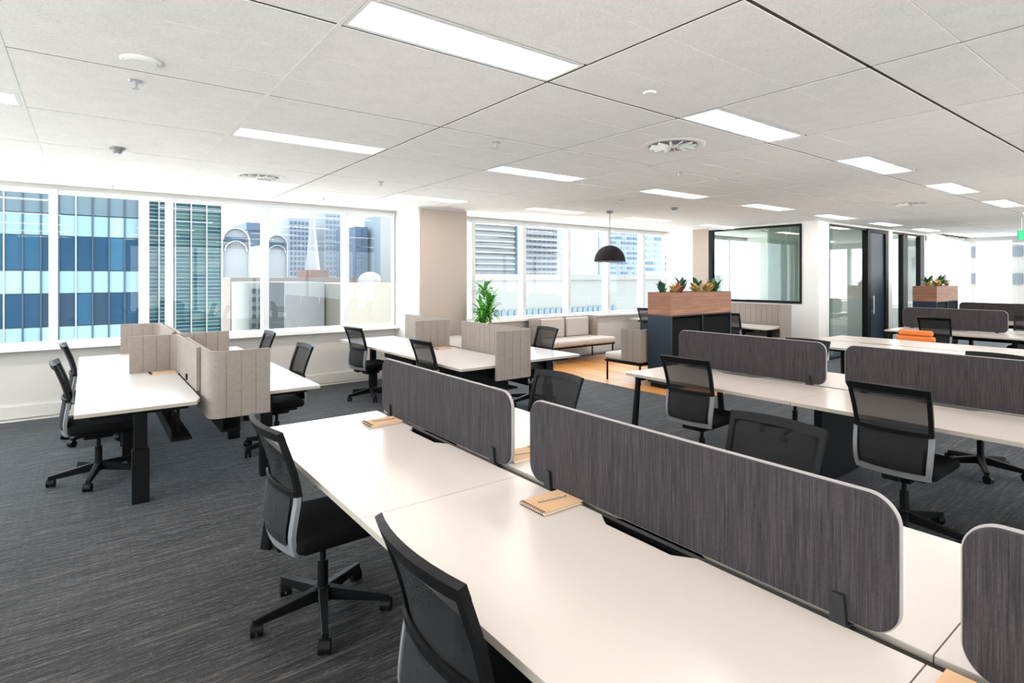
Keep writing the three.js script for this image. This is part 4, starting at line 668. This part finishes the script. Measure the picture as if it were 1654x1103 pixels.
  windowGrid(q1, 6, 9, 0.42, 0.92, 366, 448, facade(128, 138, 152, 0.5), 0.85, 0.38); for (let j = 0; j < 10; j++) mesh('balcony_slab', bx(q1.X(0.4), q1.X(0.93), q1.Y(361 + j * 9.2) - 0.15, q1.Y(361 + j * 9.2) + 0.15, 77.5, 78), facade(240, 240, 240, 0.9), q1.t); mesh('service_core', bx(q1.X(0.94), q1.X(1.0), GROUND, q1.Y(345), 77.2, 78), facade(150, 190, 204, 0.6), q1.t);
  const q2 = block('apartment_building', 'white apartment block with dark window rows left of the dome pendant', 843, 908, 92, 20, 345, facade(226, 228, 230, 0.9)); windowGrid(q2, 7, 9, 0.06, 0.86, 368, 448, facade(120, 130, 146, 0.5), 0.8, 0.42);
  block('blank_tower', 'pale blank tower behind the pendant cord', 914, 966, 110, 20, 352, facade(226, 230, 234, 0.9));
  const q3 = block('apartment_tower', 'pale blue apartment tower to the right of the dome pendant', 968, 1034, 120, 20, 352, facade(206, 220, 234, 0.8)); windowGrid(q3, 6, 9, 0.05, 0.95, 372, 445, [facade(128, 154, 184, 0.5), facade(170, 196, 214, 0.5)], 0.8, 0.5);
  const q4 = block('apartment_tower', 'pale blue apartment tower at the edge by the white wall end', 1038, 1100, 145, 20, 352, facade(212, 224, 234, 0.8)); windowGrid(q4, 4, 7, 0.05, 0.95, 372, 440, [facade(120, 158, 190, 0.5), facade(176, 202, 218, 0.5)], 0.85, 0.5);
  const pod = block('podium_building', 'long off-white podium wall below the apartment blocks', 704, 1180, 60, 8, 452, facade(206, 210, 208, 0.9)); windowGrid(pod, 24, 1, 0.1, 0.5, 494, 512, facade(168, 196, 214, 0.5), 0.6, 0.8); mesh('parapet', bx(pod.xa, pod.xb, pod.top, pod.top + 0.8, 59.7, 60.3), facade(206, 206, 204, 0.9), pod.t);
  // beyond the far end windows
  for (const [x, w0, w1, top, lab] of [[75, -14, 6, 9, 'pale stone building with small dark windows beyond the end wall'], [90, 8, 22, 14, 'pale grey glass building beyond the sheer curtains']]) {
    const t = thing('far_building', lab, 'building', [0, 0, 0]); mesh('body', bx(x, x + 20, GROUND, top, w0, w1), facade(226, 222, 216, 0.9), t);
    const m = facade(150, 158, 166, 0.5), g = new THREE.BoxGeometry(0.4, 1.3, 0.9); for (let j = 0; j < 4; j++) for (let i = 0; i < 7; i++) { const o = new THREE.Mesh(g, m); o.name = 'window'; o.position.set(x, top - 2.4 - j * 3.4, -(w0 + (w1 - w0) * (i + 0.5) / 7)); t.add(o); }
  }
  struct('ground_plaza', bx(XR + 3, 500, GROUND - 1, GROUND, -300, WW + 3), std(C(206, 203, 197), 0.95));
  struct('ground_yard', bx(-400, XL - 3, GROUND - 1, GROUND, -300, WW + 3), std(C(206, 203, 197), 0.95));
}

// ---------------------------------------------------------------- shadows, hand over
scene.traverse((o) => { if (o.isMesh) { o.castShadow = true; o.receiveShadow = true; } if (o.isLight && !o.isRectAreaLight) o.castShadow = true; });
renderer.render(scene, camera);
